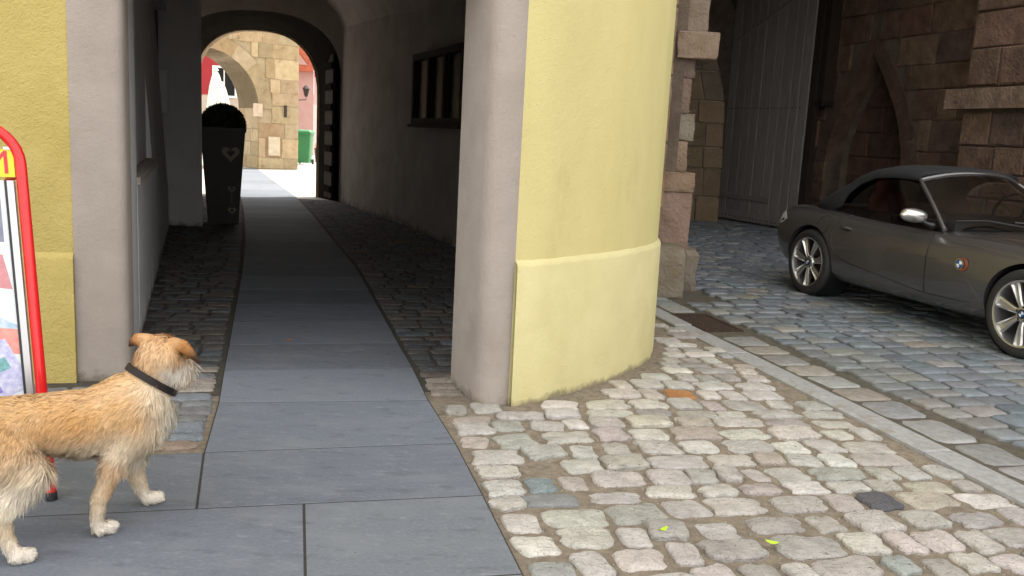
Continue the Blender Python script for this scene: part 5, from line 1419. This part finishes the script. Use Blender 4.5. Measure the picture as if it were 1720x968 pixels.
DV, DF = surface_nets((-.80, -.22, -.012), (.36, .22, .70), 0.0075)
def to_w(P): return np.stack([DD[0] * P[:, 0] + DN[0] * P[:, 1], DD[1] * P[:, 0] + DN[1] * P[:, 1], P[:, 2]], 1)
def grad(P, e=0.003):
    G = np.stack([sdf(P + e * np.eye(3)[i]) - sdf(P - e * np.eye(3)[i]) for i in range(3)], 1); return G / np.maximum(1e-9, np.linalg.norm(G, axis=1))[:, None]
def sstep(x, a, b):
    t = np.clip((x - a) / (b - a), 0, 1); return t * t * (3 - 2 * t)
def segdist(P, ch):
    best = np.full(len(P), 9.0)
    for a, b in zip(ch[:-1], ch[1:]):
        a, b = np.array(a), np.array(b); ab = b - a; t = np.clip(((P - a) @ ab) / (ab @ ab), 0, 1); best = np.minimum(best, np.linalg.norm(P - a - t[:, None] * ab, axis=1))
    return best
def vnoise(P, sc, seed):
    r = np.random.default_rng(seed); out = 0
    for k in range(4):
        w = r.normal(0, 1, 3) * sc; out = out + np.sin(P @ w + r.uniform(0, 6.28))
    return out / 4
def coat(P, seedcol=None):
    """colour of the coat at body points"""
    s_, l_, z = P[:, 0], P[:, 1], P[:, 2]
    n1 = vnoise(P, 22, 3) * .5 + vnoise(P, 60, 4) * .3
    tan = A_((.74, .465, .22)); org = A_((.68, .375, .14)); cream = A_((.87, .71, .52)); wht = A_((.92, .86, .77)); brn = A_((.46, .20, .055)); blk = A_((.06, .035, .022))
    c = np.tile(cream, (len(P), 1))
    def mixc(c, col, f): return c + (col - c) * np.clip(f, 0, 1)[:, None]
    back = sstep(z, .30, .42) * (1 - sstep(s_, .00, .10)); c = mixc(c, tan, back * (.85 + .3 * n1))
    flank = np.exp(-((s_ + .20) / .12) ** 2 - ((z - .40) / .06) ** 2); c = mixc(c, org, flank * (.85 + .5 * n1))
    rump = np.exp(-((s_ + .44) / .10) ** 2 - ((z - .40) / .10) ** 2); c = mixc(c, org, rump * .6)
    ch = sstep(s_, .06, .16) * (1 - sstep(z, .40, .50)); c = mixc(c, wht, ch * .75)
    bel = 1 - sstep(z, .24, .31); bodyz = (z > .17); c = mixc(c, wht, bel * bodyz * .5)
    legs = 1 - sstep(z, .14, .26); c = mixc(c, A_((.85, .68, .48)), legs * .7); c = mixc(c, wht, (1 - sstep(z, .03, .12)) * .75)
    fl = np.exp(-((l_ - .10) / .05) ** 2 - ((s_ + .06) / .05) ** 2) * (1 - sstep(z, .26, .30)) * sstep(z, .10, .18); c = mixc(c, org, fl * .7)
    hd = np.linalg.norm(P - HC, axis=1); ishead = 1 - sstep(hd, .085, .12)
    hl = (P - HC) @ HF; c = mixc(c, A_((.78, .49, .245)), ishead * (.8 + .4 * n1)); c = mixc(c, wht, ishead * sstep((P - HC) @ HR, .02, .07) * (1 - sstep(z, .54, .59)) * .9)
    c = mixc(c, wht, (1 - sstep(np.linalg.norm(P - (HC + HF * .10), axis=1), .06, .09)) * .8)
    for e in (earR, earL):
        f = 1 - sstep(segdist(P, e), .022, .040); c = mixc(c, brn, f * .95 * sstep(np.linalg.norm(P - e[0], axis=1), .0, .05))
        c = mixc(c, blk, (1 - sstep(np.linalg.norm(P - e[-1], axis=1), .030, .070)) * .92)
    return np.clip(c, .01, .95)
M_fur = mat('dog_coat', (1, 1, 1), (0.9, 0.9, 0.9), 30, 0.75, src='attr', coords='obj', spec=0.2)
me = bpy.data.meshes.new('body'); me.from_pydata(to_w(DV).tolist(), [], DF.tolist()); me.materials.append(M_fur)
cs = coat(DV) * .85; at = me.color_attributes.new('col', 'FLOAT_COLOR', 'POINT'); at.data.foreach_set('color', np.concatenate([cs, np.ones((len(cs), 1))], 1).astype(np.float32).ravel())
me.polygons.foreach_set('use_smooth', [True] * len(me.polygons)); fix_normals(me); me.update()
link('body', me, dog)
# fur strands
R = np.random.default_rng(11)
tri = np.concatenate([DF[:, [0, 1, 2]], DF[:, [0, 2, 3]]]); a, b, c = DV[tri[:, 0]], DV[tri[:, 1]], DV[tri[:, 2]]
ar = np.linalg.norm(np.cross(b - a, c - a), axis=1); cen = (a + b + c) / 3
wgt = ar * np.where(cen[:, 0] < -.50, .35, 1.0) * np.where(cen[:, 1] < -.03, .55, 1.0) * np.where(np.linalg.norm(cen - HC, axis=1) < .14, 1.5, 1.0)
NF = 80000
ti = R.choice(len(tri), NF, p=wgt / wgt.sum()); r1 = np.sqrt(R.random(NF))[:, None]; r2 = R.random(NF)[:, None]
P = a[ti] * (1 - r1) + b[ti] * r1 * (1 - r2) + c[ti] * r1 * r2
Nn = grad(P)
s_, l_, z = P[:, 0], P[:, 1], P[:, 2]
hd = np.linalg.norm(P - HC, axis=1); ishead = hd < .135
ear = np.minimum(segdist(P, earR), segdist(P, earL)) < .034
ear &= np.minimum(np.linalg.norm(P - earR[0], axis=1), np.linalg.norm(P - earL[0], axis=1)) > .018
length = .026 + 0 * z
length += .020 * sstep(s_, -.05, .10) * (z > .22)
length += .016 * (1 - sstep(z, .26, .33)) * (z > .19)
length += .022 * np.exp(-((s_ + .33) / .09) ** 2 - ((z - .27) / .07) ** 2)
length = np.where(z < .17, .013 + .05 * np.clip(z, 0, .17), length)
length = np.where((z < .24) & (l_ > .05) & (s_ > -.2), .017, length)
length = np.where(ishead, .030 + .022 * (1 - sstep(z, .50, .57)), length)
length = np.where(ear, .009, length)
muz = ((P - HC) @ HF > .05) & ishead; length = np.where(muz, .018, length)
NAX = A_((.05, 0, .07)); NAX = NAX / np.linalg.norm(NAX); NC0 = A_((.098, 0, .497))
dcol = (P - NC0) @ NAX
near_col = (np.abs(dcol - .006) < .026) & (np.linalg.norm(P - NC0, axis=1) < .13); length = np.where(near_col, .008, length)
length *= R.uniform(.65, 1.25, NF) * np.where(ear, 1.0, np.where(z < .17, 1.05, 1.18))
comb = np.tile(A_((-.75, 0, -.45)), (NF, 1))
comb = np.where((z > .43)[:, None], A_((-1.0, 0, -.08)), comb)
chm = sstep(s_, -.02, .10)[:, None]; comb = comb * (1 - chm) + A_((-.25, 0, -1.0)) * chm
comb = np.where((z < .26)[:, None], A_((-.25, 0, -1.0)), comb)
paw = z < .05; comb = np.where(paw[:, None], A_((.7, 0, -.5)), comb)
hv = (P - (HC + UP * .03)); comb = np.where(ishead[:, None], -HF * .75 + UP * -.75 + hv * 4, comb)
for e, sg_ in ((earR, 1), (earL, -1)):
    f = ear & (((P - HC) @ HR) * sg_ > 0); comb = np.where(f[:, None], HR * sg_ * .9 + UP * -.5, comb)
comb = comb + R.normal(0, .22, (NF, 3)) + np.stack([vnoise(P, 30, 5 + i) * .45 for i in range(3)], 1)
T = comb - Nn * (comb * Nn).sum(1)[:, None]; T /= np.maximum(1e-6, np.linalg.norm(T, axis=1))[:, None]
lift = np.where(ear, .15, np.where(ishead, .30, .33))[:, None] * R.uniform(.5, 1.5, (NF, 1))
D1 = T + Nn * lift; D1 /= np.linalg.norm(D1, axis=1)[:, None]
D2 = D1 + A_((0, 0, -.35)) + R.normal(0, .12, (NF, 3)); D2 /= np.linalg.norm(D2, axis=1)[:, None]
tip = P + D1 * (length * .5)[:, None] + D2 * (length * .5)[:, None]; mid = P + D1 * (length * .5)[:, None]
# tufts: pull tips towards nearby leaders
lead = R.choice(NF, 2600, replace=False)
for st0 in range(0, NF, 6000):
    e = slice(st0, min(NF, st0 + 6000))
    dist = ((P[e][:, None, :] - P[lead][None]) ** 2).sum(2); nn_ = lead[dist.argmin(1)]; ok = (dist.min(1) < .02 ** 2) & (np.abs(length[nn_] - length[e]) < .02)
    pull = np.where(ok, R.uniform(.35, .75, len(nn_)), 0)[:, None]
    tip[e] += (tip[nn_] - tip[e]) * pull * .8; mid[e] += (mid[nn_] - mid[e]) * pull * .35
tip[:, 2] = np.maximum(tip[:, 2], .003); mid[:, 2] = np.maximum(mid[:, 2], .004)
side = np.cross(T, Nn); side += R.normal(0, .3, (NF, 3)); side /= np.linalg.norm(side, axis=1)[:, None]
side *= np.where((np.cross(side, D1) * Nn).sum(1) > 0, -1.0, 1.0)[:, None]
wd_ = (np.where(ear, .0009, .0013) * R.uniform(.7, 1.3, NF))[:, None]
root = P - Nn * .002
V = np.stack([root - side * wd_, root + side * wd_, mid - side * wd_ * .8, mid + side * wd_ * .8, tip], 1).reshape(-1, 3)
o = np.arange(NF)[:, None] * 5
F4 = (o + A_([[0, 1, 3, 2]])).tolist(); F3 = (o + A_([[2, 3, 4]])).tolist()
me = bpy.data.meshes.new('fur'); me.from_pydata(to_w(V).tolist(), [], F4 + F3); me.materials.append(M_fur)
cc = coat(P) * R.uniform(.78, 1.16, (NF, 1)); rt = cc * .86; tp = np.clip(cc * 1.12 + .02, 0, .95)
col = np.stack([rt, rt, cc, cc, tp], 1).reshape(-1, 3)
at = me.color_attributes.new('col', 'FLOAT_COLOR', 'POINT'); at.data.foreach_set('color', np.concatenate([col, np.ones((len(col), 1))], 1).astype(np.float32).ravel())
me.polygons.foreach_set('use_smooth', [True] * len(me.polygons)); me.update()
nv = Nn * .9 + D1 * .25 + R.normal(0, .16, (NF, 3)); nv /= np.linalg.norm(nv, axis=1)[:, None]
me.normals_split_custom_set_from_vertices(to_w(np.repeat(nv, 5, 0)).tolist())
tag(link('fur', me, dog), kind='stuff')
# collar, nose, eyes
M_collar = mat('collar_leather', (0.014, 0.011, 0.011), (0.022, 0.016, 0.014), 40, 0.55, coords='obj', spec=0.25)
ux = np.cross(NAX, A_((0, 1.0, 0))); uy = A_((0, 1.0, 0)); rows = []
for k in range(33):
    t = 2 * math.pi * k / 32; dr_ = ux * math.cos(t) + uy * math.sin(t)
    # march out of the neck to lie on the coat
    rr = .05
    while sdf((NC0 + dr_ * rr)[None])[0] < .010 and rr < .16: rr += .003
    rr = min(rr + .003, .110); q_ = NC0 + dr_ * rr
    rows.append([q_ - NAX * .0125 + dr_ * -.002, q_ - NAX * .011 + dr_ * .003, q_ + NAX * .011 + dr_ * .003, q_ + NAX * .0125 + dr_ * -.002])
m = MB(); m.loft([[tuple(x) for x in to_w(np.array(r))] for r in rows], caps=False, closed=True); collar = m.build('collar', M_collar, dog, smooth=60, world=False)
q_ = np.array(rows[21]).mean(0); dr_ = q_ - NC0; dr_ /= np.linalg.norm(dr_); tv = np.cross(dr_, NAX)
m = MB(); m.tube([tuple(x) for x in to_w(np.array([q_ + dr_ * .006 + tv * .016 * math.cos(t) + NAX * .018 * math.sin(t) for t in [2 * math.pi * k / 16 for k in range(17)]]))], .0025, 6); m.build('ring', M_chrome, collar, smooth=60, world=False)
def blob(name, c, r, m_):
    mb = MB(); mb.lathe([(r * math.sin(math.pi * k / 8), -r * math.cos(math.pi * k / 8)) for k in range(9)], 12); w = to_w(c[None])[0]; mb.v = [(x + w[0], y + w[1], zz_ + w[2]) for x, y, zz_ in mb.v]
    mb.build(name, m_, dog, smooth='all', world=False)
blob('nose', HC + HF * .172 + UP * -.032, .017, M_dark)
for q in (-1, 1): blob('eye', HC + HF * .068 + HR * .034 * q + UP * .012, .011, M_dark)
